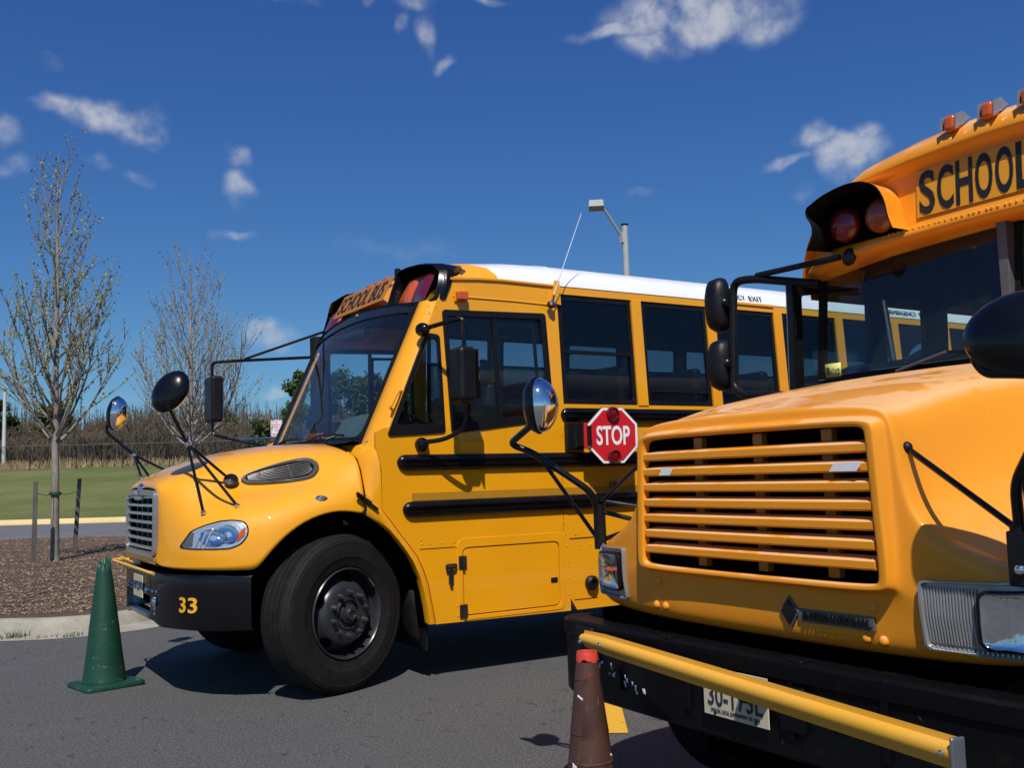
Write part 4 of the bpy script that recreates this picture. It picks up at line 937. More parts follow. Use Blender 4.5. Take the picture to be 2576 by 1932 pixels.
# wheels
wheel(B1, axis_matrix((2.535, 6.255, .520), (.34, -.94, .0)), .52)
wheel(B1, axis_matrix((2.46, far(6.27), .520), (-.34, .94, 0)), .52, detail=False)
for s in (1, -1): wheel(B1, axis_matrix((8.7, YN+.05 if s == 1 else far(YN+.05), .52), (0, -s, 0)), .52, detail=False)
mf = MB().box((3.13, YN+.10, .20), (3.15, YN+.62, .62)).build('mud_flap', RUB, B1)
MB().loft([[(3.06+.05*k, YN+.12, .62-.36*k-.05*(1-(2*k-1)**2)), (3.06+.05*k, YN+.5, .62-.36*k)] for k in (0, .25, .5, .75, 1)]).build('splash_flap', RUB, B1, solid=.012)
# cabin: floor, seats, ceiling, dash
MB().box((3.2, YN+.06, .985), (XR-.05, far(YN+.06), 1.01)).build('cabin_floor', DARKI, B1)
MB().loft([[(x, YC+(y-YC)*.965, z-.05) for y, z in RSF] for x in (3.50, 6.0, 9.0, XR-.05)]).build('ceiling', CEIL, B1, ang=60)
for s in (1, -1):
    yy = YN+.055 if s == 1 else far(YN+.055)
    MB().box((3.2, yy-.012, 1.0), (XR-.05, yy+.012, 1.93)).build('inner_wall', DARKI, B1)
dsh = MB().loft([[(2.72, YC+y, 1.66), (2.86, YC+y, 1.74), (3.0, YC+y, 1.755-.02*(y > .2)), (3.08, YC+y, 1.70), (3.10, YC+y, 1.30)] for y in (-1.08, -.8, -.3, .2, .6, 1.08)]).build('dashboard', DASH, B1, ang=50)
MB().loft([[(2.80, YC+y, 1.70), (2.90, YC+y, 1.82+.06*cos(y*2.2+1.2)), (3.06, YC+y, 1.84+.06*cos(y*2.2+1.2)), (3.16, YC+y, 1.74)] for y in (-.98, -.85, -.6, -.4, -.25, -.2)]).build('instrument_hood', DASH, dsh, ang=50)
stw = MB()
cw = Vector((3.30, 6.85, 1.80)); nw = Vector((.55, 0, .83)).normalized(); uw = Vector((0, 1, 0)); vw = nw.cross(uw)
stw.tube([cw + (uw*cos(a*pi/14) + vw*sin(a*pi/14))*.225 for a in range(29)], .016, 8)
stw.tube([cw-uw*.22, cw+uw*.22], .014, 8); stw.tube([cw, cw-nw*.3], .025, 8)
stw.build('steering_wheel', BLKM, B1)
def seat(x, y, w, hgt, nm='seat', back=.10):
    m = MB().box((x, y-w/2, 1.40), (x+.42, y+w/2, 1.52)).build(nm, SEAT, B1, bevel=.03)
    MB().box((x+.36, y-w/2, 1.45), (x+.36+back, y+w/2, hgt)).build('seat_back', SEAT, m, bevel=.04, seg=3)
    MB().box((x+.1, y-w/2+.05, 1.01), (x+.35, y+w/2-.05, 1.40)).build('seat_base', DARKI, m)
ds = seat(3.45, 6.80, .50, 2.12, 'driver_seat', .13)
MB().box((3.84, 6.68, 2.10), (3.93, 6.92, 2.32)).build('headrest', SEAT, B1, bevel=.04, seg=3)
for k in range(8):
    for yy in (YN+.55, far(YN+.55)):
        seat(4.55+.80*k, yy, .92, 2.27)
MB().box((4.32, YN+.10, 1.0), (4.36, YN+1.0, 2.05)).build('crash_barrier', SEAT, B1, bevel=.02)
# door post between windshield and the entrance door, far side
MB().box((3.14, far(YN)-.16, 1.0), (3.26, far(YN)-.03, 2.70)).build('door_post', DARKI, B1)
# things lying on the dash
MB().box((2.74, 7.35, 1.72), (2.80, 7.62, 1.77)).build('dash_box', simple('rust_box', (.25, .06, .03), .6), B1, bevel=.01)
for a, b in (((2.72, 7.25, 1.70), (2.95, 7.0, 1.80)), ((2.70, 7.9, 1.69), (2.80, 7.65, 1.73))):
    a, b = Vector(a), Vector(b); d_ = Vector((.05, .03, .0)); MB().prism([a, b, b+d_, a+d_], (0, 0, .004)).build('dash_paper', simple('dash_paper', (.55, .60, .58), .6), B1)

# ------------------------------------------------------------------ bus 2: square-grilled school bus, nearer the camera
B2 = thing('school_bus', 'orange-yellow school bus with wide slatted grille and SCHOOL lettering, nearest the camera', 'school bus', (3.3, 2.46, 0), 'school buses parked side by side')
C2 = 2.46; XG = 2.42; S2 = 1.20; XE = 12.2
def Y2_(d, s=1): return C2 + s*d         # s=1 is the far (kerb) side
# cage rings (x, dy, z): grille opening outwards over the face, then back along hood, fender and skirt
IN = [(0, 1.522), (.28, 1.522), (.498, 1.520), (.511, 1.506), (.515, 1.42), (.520, 1.32), (.524, 1.24), (.528, 1.18), (.531, 1.13), (.532, 1.09), (.531, 1.062), (.515, 1.051), (.28, 1.050), (0, 1.050)]
def grow(k, kz): return [(d + (k if 2 <= i <= 11 else 0)*(1 if d > .4 else 0), z + (kz if i <= 2 else (-kz if i >= 11 else kz*(0.6 if i == 3 else (-0.6 if i == 10 else 0))))) for i, (d, z) in enumerate(IN)]
OUT = [(0, 1.602), (.30, 1.599), (.530, 1.586), (.580, 1.548), (.597, 1.44), (.615, 1.30), (.68, 1.20), (.82, 1.145), (.95, 1.105), (1.00, 1.03), (1.005, .93), (.98, .850), (.60, .836), (0, .834)]
def lerp_ring(A, B, k): return [(a[0]+(b[0]-a[0])*k, a[1]+(b[1]-a[1])*k) for a, b in zip(A, B)]
def sweep(d): return .16*max(0, d-.55)**2*2.2          # the face curves back towards the fender
def ringx(x, R_): return [(x+sweep(d), d, z) for d, z in R_]
g1 = grow(.035, .018); g2 = grow(.050, .028)
HC2 = [ringx(XG+.022, IN), ringx(XG-.004, IN), ringx(XG-.010, grow(.010, .006)), ringx(XG-.010, grow(.030, .016)), ringx(XG-.009, g1), ringx(XG+.010, grow(.045, .024)), ringx(XG+.026, g2), ringx(XG+.030, lerp_ring(g2, OUT, .18)), ringx(XG+.032, lerp_ring(g2, OUT, .5)), ringx(XG+.036, lerp_ring(g2, OUT, .82)), ringx(XG+.060, lerp_ring(g2, OUT, .98)), ringx(XG+.115, OUT)]
# stations further back
def station(x, pts): return [(x, d, z) for d, z in pts]
HC2 += [station(2.72, [(0, 1.662), (.31, 1.658), (.545, 1.646), (.605, 1.606), (.632, 1.48), (.665, 1.34), (.75, 1.245), (.92, 1.19), (1.07, 1.14), (1.125, 1.05), (1.13, .94), (1.12, .85), (.62, .85), (0, .85)]),
        station(3.05, [(0, 1.718), (.33, 1.714), (.585, 1.700), (.65, 1.655), (.688, 1.53), (.735, 1.39), (.83, 1.30), (.99, 1.235), (1.13, 1.17), (1.185, 1.09), (1.19, 1.05), (1.18, 1.03), (.62, 1.03), (0, 1.03)]),
        station(3.50, [(0, 1.787), (.36, 1.783), (.64, 1.767), (.715, 1.72), (.765, 1.60), (.82, 1.46), (.92, 1.37), (1.05, 1.28), (1.14, 1.20), (1.185, 1.12), (1.19, 1.08), (1.18, 1.06), (.62, 1.06), (0, 1.06)]),
        station(3.96, [(0, 1.832), (.38, 1.829), (.71, 1.815), (.81, 1.77), (.875, 1.67), (.93, 1.53), (1.02, 1.43), (1.10, 1.32), (1.16, 1.20), (1.19, 1.05), (1.19, .90), (1.18, .80), (.62, .80), (0, .80)])]
h2 = MB().loft(both(HC2, C2)).build('hood', Y2, B2, ang=None, sub=2); h2.data.shade_smooth()
BV2 = BVHTree.FromObject(h2, bpy.context.evaluated_depsgraph_get())
def on_face(y, z, off=0.0):
    h = BV2.ray_cast(Vector((0.5, y, z)), Vector((1, 0, 0)))
    p, n = (h[0], h[1]) if h[0] else (Vector((XG, y, z)), Vector((-1, 0, 0)))
    if n.x > 0: n = -n
    return p + n*off
# grille slats: each slat, and the uprights behind
for i in range(7):
    z = 1.111 + i*.0575
    h0 = .0152
    rows = []
    for q in range(-6, 7):
        d = q/6*.522; bow = -.012*(1-(q/6)**2)
        e = .012*max(0, abs(q/6)-.9)/.1
        x = XG-.004+bow
        rows.append([(x+.055, C2+d, z+h0+.008), (x+.006+e, C2+d, z+h0), (x, C2+d, z+h0-.006), (x, C2+d, z-h0+.004), (x+.008, C2+d, z-h0-.002), (x+.058, C2+d, z-h0-.002)])
    sl = MB().loft(rows, True, True).build('grille_slat', Y2, B2, ang=40)
    if i == 5:
        for y0, y1 in ((2.475-.40, 2.475-.50), (2.475+.40, 2.475+.34)):
            rr = [[(XG-.0165, y0-.022, z+h0-.002), (XG-.0165, y0, z-h0+.002)], [(XG-.0125, y1-.022, z+h0-.002), (XG-.0125, y1, z-h0+.002)]]
            MB().loft(rr).build('reflective_tape', WHT, sl, ang=None)
MB().box((XG+.115, C2-.50, 1.03), (XG+.13, C2+.50, 1.512)).build('grille_screen', HOLE, B2)
for d in (.30, 0, -.30): MB().box((XG+.078, C2+d-.022, 1.05), (XG+.108, C2+d+.022, 1.525)).build('grille_upright', Y2, B2, bevel=.004)
MB().loft([[(XG+.02, C2+d, z), (XG+.12, C2+d*1.0, z)] for d, z in ((-.525, 1.052), (.525, 1.052), (.512, 1.52), (-.512, 1.52), (-.525, 1.052))]).build('grille_shroud', HOLE, B2, ang=None)
# hood bolts
for (y, z) in ((2.952, .988), (1.98, .981), (2.985, .895), (2.930, .895), (2.015, .888), (1.958, .886)):
    p = on_face(y, z); MB().lathe([(.0155, -.003), (.0155, .004), (.012, .010), (.006, .013), (.0001, .0135)], p, (-1, 0, .1), 14).build('hood_bolt', Y2, B2, ang=60)
# maker's badge
bp = on_face(2.15, .925)
bx = bp.x - .006
bd = MB().prism([(bx-.004, 2.303, .992), (bx-.004, 2.345, .938), (bx-.004, 2.300, .888), (bx-.004, 2.262, .942)], (.012, 0, 0)).build('badge', GREY, B2, bevel=.003)
MB().add([(bx-.014, 2.303, .940), (bx-.005, 2.303, .982), (bx-.005, 2.338, .938), (bx-.005, 2.300, .896), (bx-.005, 2.268, .942)], [(0, 1, 2), (0, 2, 3), (0, 3, 4), (0, 4, 1)]).build('badge_facet', BLKM, bd, ang=None)
MB().box((bx-.001, 1.978, .912), (bx+.014, 2.270, .953)).build('badge_plate', GREY, bd, bevel=.002)
text('badge_text', 'INTERNATIONAL', (bx-.0015, 2.244, .9195), (0, -1, 0), (0, 0, 1), .258, .027, BLKM, bd, bold=.03, thick=.006)
# headlamps
def bezel(loop, inner, glassl, name, ribs):
    rows = [[on_face(y, z, .0) for y, z in loop], [on_face(y, z, .018) for y, z in loop], [on_face(y, z, .018) for y, z in shrink(loop, (.97, .955))], [on_face(y, z, .004) for y, z in shrink(loop, (.95, .925))]]
    b = MB().loft(rows, True).build(name, DGRY, B2, ang=40)
    lp = shrink(loop, (.955, .93)); cy = sum(p[0] for p in lp)/len(lp); cz = sum(p[1] for p in lp)/len(lp)
    rr = [[on_face(cy+(y-cy)*k/6, cz+(z-cz)*k/6, .004) for y, z in lp] for k in range(1, 7)]
    MB().loft(rr, True).add(rr[0], [tuple(range(len(lp)))]).build('bezel_back', DGRY, b, ang=None)
    if ribs:
        y0, y1, z0, z1 = ribs
        n = 17
        for i in range(n):
            y = y0+(y1-y0)*i/(n-1)
            MB().tube([on_face(y, z0, .006), on_face(y, (z0+z1)/2, .006), on_face(y, z1, .006)], .0036, 6).build('bezel_rib', DGRY, b)
        for i in range(40):
            y = y0 + .02 - (.50)*i/40
            MB().sphere(on_face(y, z0-.012, .010), .005, .005, .007, 6, 4).build('bezel_knurl', DGRY, b) if i < 26 else None
    gy = sum(p[0] for p in glassl)/len(glassl); gz = sum(p[1] for p in glassl)/len(glassl)
    fr = [[on_face(y, z, .004) for y, z in glassl], [on_face(y, z, .024) for y, z in glassl], [on_face(y, z, .026) for y, z in shrink(glassl, (.94, .93))], [on_face(y, z, .012) for y, z in shrink(glassl, (.92, .90))]]
    MB().loft(fr, True).build('lamp_ring', BLKM, b, ang=40)
    g2_ = shrink(glassl, (.93, .92))
    def dome(m, dep, nm, mat, base):
        rows = [[on_face(gy+(y-gy)*sin(k*pi/2/7), gz+(z-gz)*sin(k*pi/2/7), base + dep*cos(k*pi/2/7)) for y, z in g2_] for k in range(1, 8)]
        MB().loft(rows, True).add(rows[0], [tuple(range(len(g2_)))]).build(nm, mat, b, ang=None)
    dome(0, -.016, 'reflector_bowl', LCHR, .023)
    MB().sphere(on_face(gy, gz, .016), .010, .03, .012, 10, 6).build('bulb', AMBER, b)
    for k in range(4):
        MB().tube([on_face(gy+(k-1.5)*.042, gz-.055, .020), on_face(gy+(k-1.5)*.042, gz+.055, .020)], .0018, 5).build('lens_flute', GLL, b)
    dome(0, .014, 'lens', GLL, .024)
RL = rpoly([(1.815, 1.075), (1.36, 1.085), (1.36, .885), (1.815, .888)], .018, 4)
bezel(refine(RL, .03), None, refine(rpoly([(1.655, 1.058), (1.385, 1.065), (1.385, .905), (1.655, .905)], .03, 5), .03), 'headlamp', (1.80, 1.66, .905, 1.06))
LL = rpoly([(3.165, 1.10), (3.395, 1.095), (3.395, .905), (3.165, .90)], .012, 4)
bezel(refine(LL, .03), None, refine(rpoly([(3.190, 1.080), (3.378, 1.076), (3.378, .935), (3.190, .930)], .03, 5), .03), 'headlamp', None)
# bumper: black channel with rounded wing, brackets, plate, tow eye, scuffs
BX = 2.385
t = NT('bumper_worn'); f = t.ramp(t.noise(9, 6, 0.7), [(0.60, 0.0), (0.70, 1.0)])
sc = t.ramp(t.noise(30, 4, 0.75, stretch=(1, 1, .35)), [(0.68, 0.0), (0.72, 1.0)])
c = t.mix(t.math('MULTIPLY', f, 0.5), (0.003, 0.003, 0.004), (0.028, 0.014, 0.009)); c = t.mix(t.math('MULTIPLY', sc, 0.12), c, (0.45, 0.45, 0.45)); t.col(c).set(Roughness=0.42, Specular_IOR_Level=0.2)
t.bump(t.noise(35, 4), .25, .006); BW = t.m
bpl = [(BX+.10, 1.14), (BX+.045, 1.11), (BX+.012, 1.04), (BX, .90), (BX-.004, .5), (BX-.006, 0), (BX-.004, -.5), (BX, -.90), (BX+.012, -1.04), (BX+.045, -1.11), (BX+.10, -1.14)]
rows = [[(x+.13, C2+d, .790), (x+.012, C2+d, .795), (x, C2+d, .785), (x, C2+d, .735), (x+.010, C2+d, .728), (x+.012, C2+d, .57), (x+.012, C2+d, .50), (x+.03, C2+d, .485), (x+.10, C2+d, .485)] for x, d in bpl]
MB().loft(rows).build('bumper', BW, B2, ang=35)
for d in (.68, .28, -.20, -.55): MB().box((BX-.004, C2+d-.012, .56), (BX+.02, C2+d+.012, .79)).build('bumper_rib', BW, B2, bevel=.003)
for d in (.40, -.22): MB().box((BX+.0, C2+d-.03, .785), (BX+.05, C2+d+.03, .802)).build('bumper_bracket', BW, B2, bevel=.006)
MB().box((BX-.012, C2-.26, .58), (BX+.03, C2-.16, .72)).build('tow_bracket', BW, B2, bevel=.006)
MB().tube(smooth_path([(BX+.02, C2-.12, .68), (BX-.045, C2-.12, .67), (BX-.045, C2-.02, .66), (BX+.02, C2-.02, .66)], .04), .018, 10).build('tow_eye', BW, B2)
for y in (C2-.40, C2-.43): MB().lathe([(.014, 0), (.014, .012), (.0001, .013)], (BX+.0, y, .66), (-1, 0, 0), 6).build('bumper_bolt', STEEL, B2)
random.seed(11)
for k in range(26):
    y = C2 + .86 - .32*(k/26) + random.gauss(0, .02); z = .665 - .10*(k/26) + random.gauss(0, .012)
    MB().obox((BX+.0085, y, z), (0, 1, 0), (0, .2, 1), (1, 0, 0), random.uniform(.001, .003)*(2 if k > 21 else 1), random.uniform(.003, .009)*(1.6 if k > 21 else 1), .003).build('scuff', WHT, B2)
lp = MB().obox((BX-.016, 2.490, .650), (0, 1, .0), (0, 0, 1), (1, 0, 0), .150, .080, .002).build('licence_plate', PLATE, B2, bevel=.012, seg=3)
PI_ = simple('plate_blue', (.02, .025, .05), .5)
text('plate_state', 'VIRGINIA', (BX-.0195, 2.575, .693), (0, -1, 0), (0, 0, 1), .17, .022, PI_, lp, bold=.012, thick=.001)
text('plate_number', '30-173L', (BX-.0195, 2.617, .604), (0, -1, 0), (0, 0, 1), .254, .072, PI_, lp, bold=.010, thick=.001)
text('plate_line', 'OFFICIAL LOCAL GOVERNMENT USE ONLY', (BX-.0195, 2.605, .584), (0, -1, 0), (0, 0, 1), .23, .012, PI_, lp, bold=.0, thick=.001)
for y in (2.585, 2.395):
    for z in (.718, .580): MB().lathe([(.006, 0), (.006, .003), (.0001, .004)], (BX-.018, y, z), (-1, 0, 0), 10).build('plate_bolt', STEEL, lp)
# student crossing gate: yellow channel bar, hinged at the kerb side and standing a little off the bumper
a0 = Vector((2.368, 3.318, .739)); a1 = Vector((2.142, 1.500, .718)); ad = (a1-a0).normalized(); an_ = Vector((ad.y, -ad.x, 0)).normalized()
if an_.x > 0: an_ = -an_
sec = [(.035, .047), (.004, .050), (-.002, .040), (.012, .030), (.040, .028), (.050, .012), (.048, -.012), (.036, -.028), (.010, -.032), (-.002, -.046), (.004, -.054), (.03, -.052)]
sec = [(.0, .036), (.011, .040), (.013, .024), (.028, .021), (.036, .010), (.037, -.006), (.030, -.018), (.016, -.025), (.010, -.041), (.0, -.041)]
ga = MB().loft([[p + an_*u + Vector((0, 0, v*(.8 if i == 0 else 1))) for u, v in sec] for i, p in enumerate((a0, a0+ad*.17, a0+ad*.18, a1))], True, True).build('crossing_gate', YARM, B2, ang=50)
MB().obox(a1+ad*.004+an_*.020, an_, (0, 0, 1), ad, .022, .042, .005).build('gate_end_cap', ALU, ga, bevel=.004)
for k, z in ((.012, -.008), (.165, .0)): MB().sphere(a0+ad*k+an_*.038+Vector((0, 0, z)), .010).build('gate_bolt', CHROME, ga)
MB().sphere(a1-ad*.03+an_*.038, .008).build('gate_bolt', CHROME, ga)
MB().obox(a0+Vector((.03, .03, -.03)), (1, 0, 0), (0, 1, 0), (0, 0, 1), .03, .06, .07).build('gate_motor', BLKM, B2, bevel=.01)
# body, cowl and light-blocking box for the chassis
WX = 4.04
def s2y(z, s): return C2 + s*(S2 - max(0, z-1.9)*.05)
for s in (1, -1):
    MB().loft([[(4.0, s2y(z, s), z), (XE, s2y(z, s), z)] for z in (.40, 1.10, 1.75)]).build('side_wall', Y2, B2, ang=None, solid=.02)
    # fender-to-cowl side fill
    MB().loft([[(3.93, C2+s*1.185, z), (4.02, C2+s*1.2, z)] for z in (.45, 1.0, 1.35)]).build('cowl_side', Y2, B2, ang=None)
MB().box((2.62, C2-.45, .35), (XE-.2, C2+.45, .95)).build('chassis_blocker', HOLE, B2)  # same added black box as on bus 1, keeps light out below
MB().box((2.52, C2-.95, .52), (2.9, C2+.95, .84)).build('nose_underside', HOLE, B2)
MB().box((2.55, C2-.50, .86), (3.9, C2+.50, 1.42)).build('engine_bay', HOLE, B2)
MB().box((3.97, C2-1.17, .42), (XE-.05, C2+1.17, 1.02)).build('underfloor', HOLE, B2)
MB().loft([[(3.94, C2+d, 1.74), (3.99, C2+d, 1.802), (4.06, C2+d, 1.835)] for d in (-1.18, -.9, -.4, 0, .4, .9, 1.18)]).build('cowl', BLKM, B2, ang=50)
MB().loft([[(3.97, C2+d, 1.20), (3.97, C2+d, 1.74)] for d in (-1.19, 1.19)]).build('firewall', Y2, B2, ang=None)
# windshield: two flat panes, divider, black gasket
WT, WB = 2.462, 1.835
def wx(z): return WX + .10*(z-WB)
for s in (1, -1):
    def wm2(y, z, t_): return Vector((wx(z)+t_+.10*max(0, abs(y)-.05)**2*.6, C2+s*y, z))
    lo_ = refine(rrect(.022, WB-.01, 1.115, WT+.05, .05, 4), .10); li = refine(rrect(.045, WB+.030, 1.075, WT, .06, 4), .10)
    wf = panel('windshield', [lo_, li], .03, wm2, RUB, B2, ang=50)
    panel('pane', [refine(rrect(.03, WB, 1.10, WT+.03, .05, 3), .10)], .004, wm2, GLW, wf, ang=None)
MB().box((wx(2.1)-.045, C2-.022, WB-.01), (wx(2.1)+.05, C2+.022, WT+.05)).build('windshield_divider', GREY, B2, bevel=.004)
st_ = MB().obox((wx(1.89)+.045-.012, 3.455, 1.895), (0, 1, 0), (0, 0, 1), (1, 0, 0), .050, .036, .001).build('inspection_sticker', simple('sticker_yellow', (.62, .60, .16), .5), B2, ang=None)
text('sticker_month', '2', (wx(1.89)+.045-.0145, 3.495, 1.877), (0, -1, 0), (0, 0, 1), .020, .036, INK, st_, bold=.02, thick=.0006)
text('sticker_year', '12', (wx(1.89)+.045-.0145, 3.436, 1.872), (0, -1, 0), (0, 0, 1), .024, .030, INK, st_, bold=.02, thick=.0006)
MB().lathe([(.012, 0), (.012, .0006), (.0001, .0006)], (wx(1.89)+.031, 3.453, 1.895), (-1, 0, 0), 12).build('sticker_seal', simple('sticker_seal', (.35, .42, .12), .5), st_)
MB().tube([(wx(1.84)-.02, 3.03, 1.842), (wx(1.9)-.03, 2.76, 1.905)], .010, 8, .007).build('wiper', GREY, B2)
MB().tube([(wx(1.9)-.022, 2.76, 1.905), (wx(1.86)-.02, 2.2, 1.862)], .007, 6).build('wiper_blade', BLKM, B2)
# header cap
OUTL = [(0, 2.972), (.10, 2.970), (.36, 2.952), (.63, 2.912), (.84, 2.835), (.96, 2.74), (1.05, 2.62), (1.105, 2.50), (1.13, 2.40)]
def ztop(d):
    d = abs(d)
    for (a, za), (b, zb) in zip(OUTL, OUTL[1:]):
        if d <= b: return za+(zb-za)*(d-a)/(b-a)
    return 2.40
CP = [(4.12, 2.440), (4.03, 2.437), (3.972, 2.444), (3.946, 2.460), (3.948, 2.482), (3.960, 2.50), (3.968, 2.52), (3.982, 2.76), (3.978, 2.785), (3.925, 2.797), (3.918, 2.82), (3.955, 2.88), (4.02, 2.925), (4.12, 2.957), (4.40, 2.985)]
DV = [-1.13, -1.12, -1.09, -1.04, -.96, -.84, -.63, -.36, -.12, 0, .12, .36, .63, .84, .96, 1.04, 1.09, 1.12, 1.13]
rows = []
for (x, z) in CP:
    r_ = []
    for d in DV:
        zt = ztop(d); zb = 2.437 - .045*abs(d)**2
        k = (z-2.437)/(2.972-2.437)
        lower = min(1, max(0, (zt-2.40)/.35))
        zz = zb + (zt-zb)*k if zt > zb else zb
        # keep the lower lip level until the corner rounds away
        zl = zb + (z-2.437)
        m_ = smooth(.45, .95, k); zz = zl*(1-m_) + zz*m_ if zl < zt else zz
        zz = min(zz, zt + max(0, x-4.12)*.05)
        r_.append((x + .30*max(0, abs(d)-.55)**2 + .9*max(0, abs(d)-.98)**2, C2+d, zz))
    rows.append(r_)
cap2 = MB().loft(rows).build('header_cap', Y2, B2, ang=70)
BV3 = BVHTree.FromObject(cap2, bpy.context.evaluated_depsgraph_get())
def on_cap(y, z, off=0.0):
    h = BV3.ray_cast(Vector((2.5, y, z)), Vector((1, 0, 0)))
    p, n = (h[0], h[1]) if h[0] else (Vector((3.97, y, z)), Vector((-1, 0, 0)))
    return p + Vector((-off, 0, 0))
# roof behind
rs = [(d, ztop(d)) for d in DV]
MB().loft([[(4.40+.30*max(0, abs(d)-.55)**2 + .9*max(0, abs(d)-.98)**2 if x == 0 else x, C2+d, z+.013*(abs(d) < .9)) for d, z in rs] for x in (0, 7.0, XE)]).build('roof', WHITE, B2, ang=60)
for s in (1, -1):
    MB().loft([[(x, C2+s*1.13, 2.41), (x, C2+s*1.19, 2.36), (x, C2+s*1.185, 2.30)] for x in (4.16, XE)]).build('window_header', Y2, B2, ang=60)
rivets('rivets', [on_cap(y, 2.487, .002) for y in [C2+.52-.028*i-(.006 if i % 3 == 0 else 0) for i in range(38)]], (-1, 0, .4), .0075, Y2, B2, .006)
# sign
sgn = panel('sign_board', [[(2.822, 2.532), (2.05, 2.532), (2.05, 2.752), (2.822, 2.752)]], .004, lambda y, z, t_: Vector((3.968+(z-2.52)*.058-.006+t_, y, z)), SIGNY, B2)
for i, ch in enumerate('SCHOOL BUS'):
    if ch == ' ': continue
    x0 = 2.806 - (.0937*i if i < 6 else .0937*6+.020+.054*(i-7))
    text('sign_letter', ch, (3.968+.019*.058-.0085, x0, 2.540), (0, -1, 0), (.058, 0, 1), .080 if i < 6 else .046, .204, INK, sgn, bold=.018, thick=.003)
# identification lamps on the brow
for d in (.145, -.035, -.215):
    y = C2+d; p = Vector((3.985, y, 2.908))
    lm = MB().box(p+Vector((-.070, -.030, -.040)), p+Vector((.0, .030, .038))).build('roof_lamp', AMBER, B2, bevel=.022, seg=3)
    MB().prism([p+Vector((-.075, -.040, -.038)), p+Vector((.04, -.040, .030)), p+Vector((-.015, -.040, .052)), p+Vector((-.060, -.040, .034))], (0, .006, 0)).build('lamp_guard', DGRY, lm)
    MB().prism([p+Vector((-.075, .034, -.038)), p+Vector((.04, .034, .030)), p+Vector((-.015, .034, .052)), p+Vector((-.060, .034, .034))], (0, .006, 0)).build('lamp_guard', DGRY, lm)
# warning lamp visors
def visor(s):
    cy = C2+s*.655; zc = 2.60
    pr_ = [(-.245, -.105), (-.262, -.02), (-.235, .075), (-.12, .140), (.03, .165), (.15, .140), (.225, .055), (.272, .030), (.305, .075)] if s == -1 else None
    ctrl = [(.262, -.120), (.222, -.065), (.215, .0), (.255, .062), (.252, .098), (.15, .138), (.02, .158), (-.09, .150), (-.175, .105), (-.215, .03), (-.228, -.055), (-.250, -.115)]
    arch = [(p_.x, p_.y) for p_ in smooth_path([(a_, b_, 0) for a_, b_ in ctrl], .06, 3)]
    rows_o = []
    for x, k in ((.06, .92), (-.06, .97), (-.135, .995), (-.152, 1.0)):
        rows_o.append([(3.99+x, cy+s*a*k, zc+b*k) for a, b in arch])
    vo = MB().loft(rows_o).build('lamp_visor', Y2, B2, ang=60)
    rows_i = [[(3.99+x, cy+s*a*k*.985, zc+b*k*.975-.002) for a, b in arch] for x, k in ((.06, .92), (-.06, .97), (-.158, 1.0))]
    MB().loft(rows_i).build('visor_lining', BLKM, vo, ang=60)
    back = [(3.958, cy+s*a*.94, zc+b*.94) for a, b in arch]
    MB().add(back, [tuple(range(len(back)))]).build('lamp_back', HOLE, vo)
    for d, mat, nm in ((.105, REDD, 'red_lamp'), (-.108, AMBD, 'amber_lamp')):
        MB().lathe([(.086, 0), (.084, .016), (.070, .034), (.045, .046), (.0001, .052)], (3.953, cy+s*d, zc-.010), (-1, 0, 0), 28).build(nm, mat, vo, ang=None)
for s in (1, -1): visor(s)
# kerb-side corner marker
mk = MB().box((4.20, C2+1.13, 2.555), (4.26, C2+1.175, 2.60)).build('side_marker', REDL, B2, bevel=.01)
MB().box((4.19, C2+1.12, 2.60), (4.27, C2+1.185, 2.608)).build('marker_hood', BLKM, mk)
# kerb-side wall above the belt: folding door with two leaves, then windows
def s2map(s, o=0.0): return lambda x, z, t_: Vector((x, s2y(z, s)+s*(-o-t_), z))
GREYP = simple('door_post_grey', (.20, .22, .25), .4, metal=.4, var=.1)
for s in (1, -1):
    dl = panel('door_leaf' if s == 1 else 'driver_window', [[(3.985, 1.30), (4.628, 1.30), (4.628, 2.43), (3.985, 2.375)], rpoly([(4.062, 1.50), (4.605, 1.50), (4.605, 2.392), (4.062, 2.315)], .02, 3)], .035, s2map(s), FRAME, B2)
    panel('pane', [[(4.055, 1.49), (4.61, 1.49), (4.61, 2.40), (4.055, 2.325)]], .004, s2map(s), GLC, dl, ang=None)
    panel('door_edge', [[(3.987, 1.30), (4.025, 1.30), (4.025, 2.37), (3.987, 2.37)]], .008, s2map(s, -.022), GREYP, dl)
    d2_ = panel('door_leaf' if s == 1 else 'driver_window', [[(4.632, 1.30), (5.122, 1.30), (5.122, 2.43), (4.632, 2.425)], rpoly([(4.745, 1.50), (5.098, 1.50), (5.098, 2.375), (4.745, 2.315)], .02, 3)], .035, s2map(s), FRAME, B2)
    panel('pane', [[(4.735, 1.49), (5.105, 1.49), (5.105, 2.38), (4.735, 2.32)]], .004, s2map(s), GLC, d2_, ang=None)
    panel('door_edge', [[(4.63, 1.30), (4.675, 1.30), (4.675, 2.38), (4.63, 2.38)]], .008, s2map(s, -.022), GREYP, d2_)
    panel('wall_post', [[(5.125, 1.70), (5.285, 1.70), (5.285, 2.41), (5.125, 2.41)]], .035, s2map(s), FRAME, B2)
    for k in range(8):
        x0 = 5.29+.74*k; x1 = x0+.68
        if x1 > XE-.2: break
        w_ = panel('window', [[(x0, 1.72), (x1+.06, 1.72), (x1+.06, 2.41), (x0, 2.41)], rrect(x0+.025, 1.78, x1-.025, 2.355, .02, 3)], .03, s2map(s), FRAME, B2)
        panel('pane', [rrect(x0+.02, 1.775, x1-.02, 2.36, .01, 2)], .004, s2map(s), GLC, w_, ang=None)
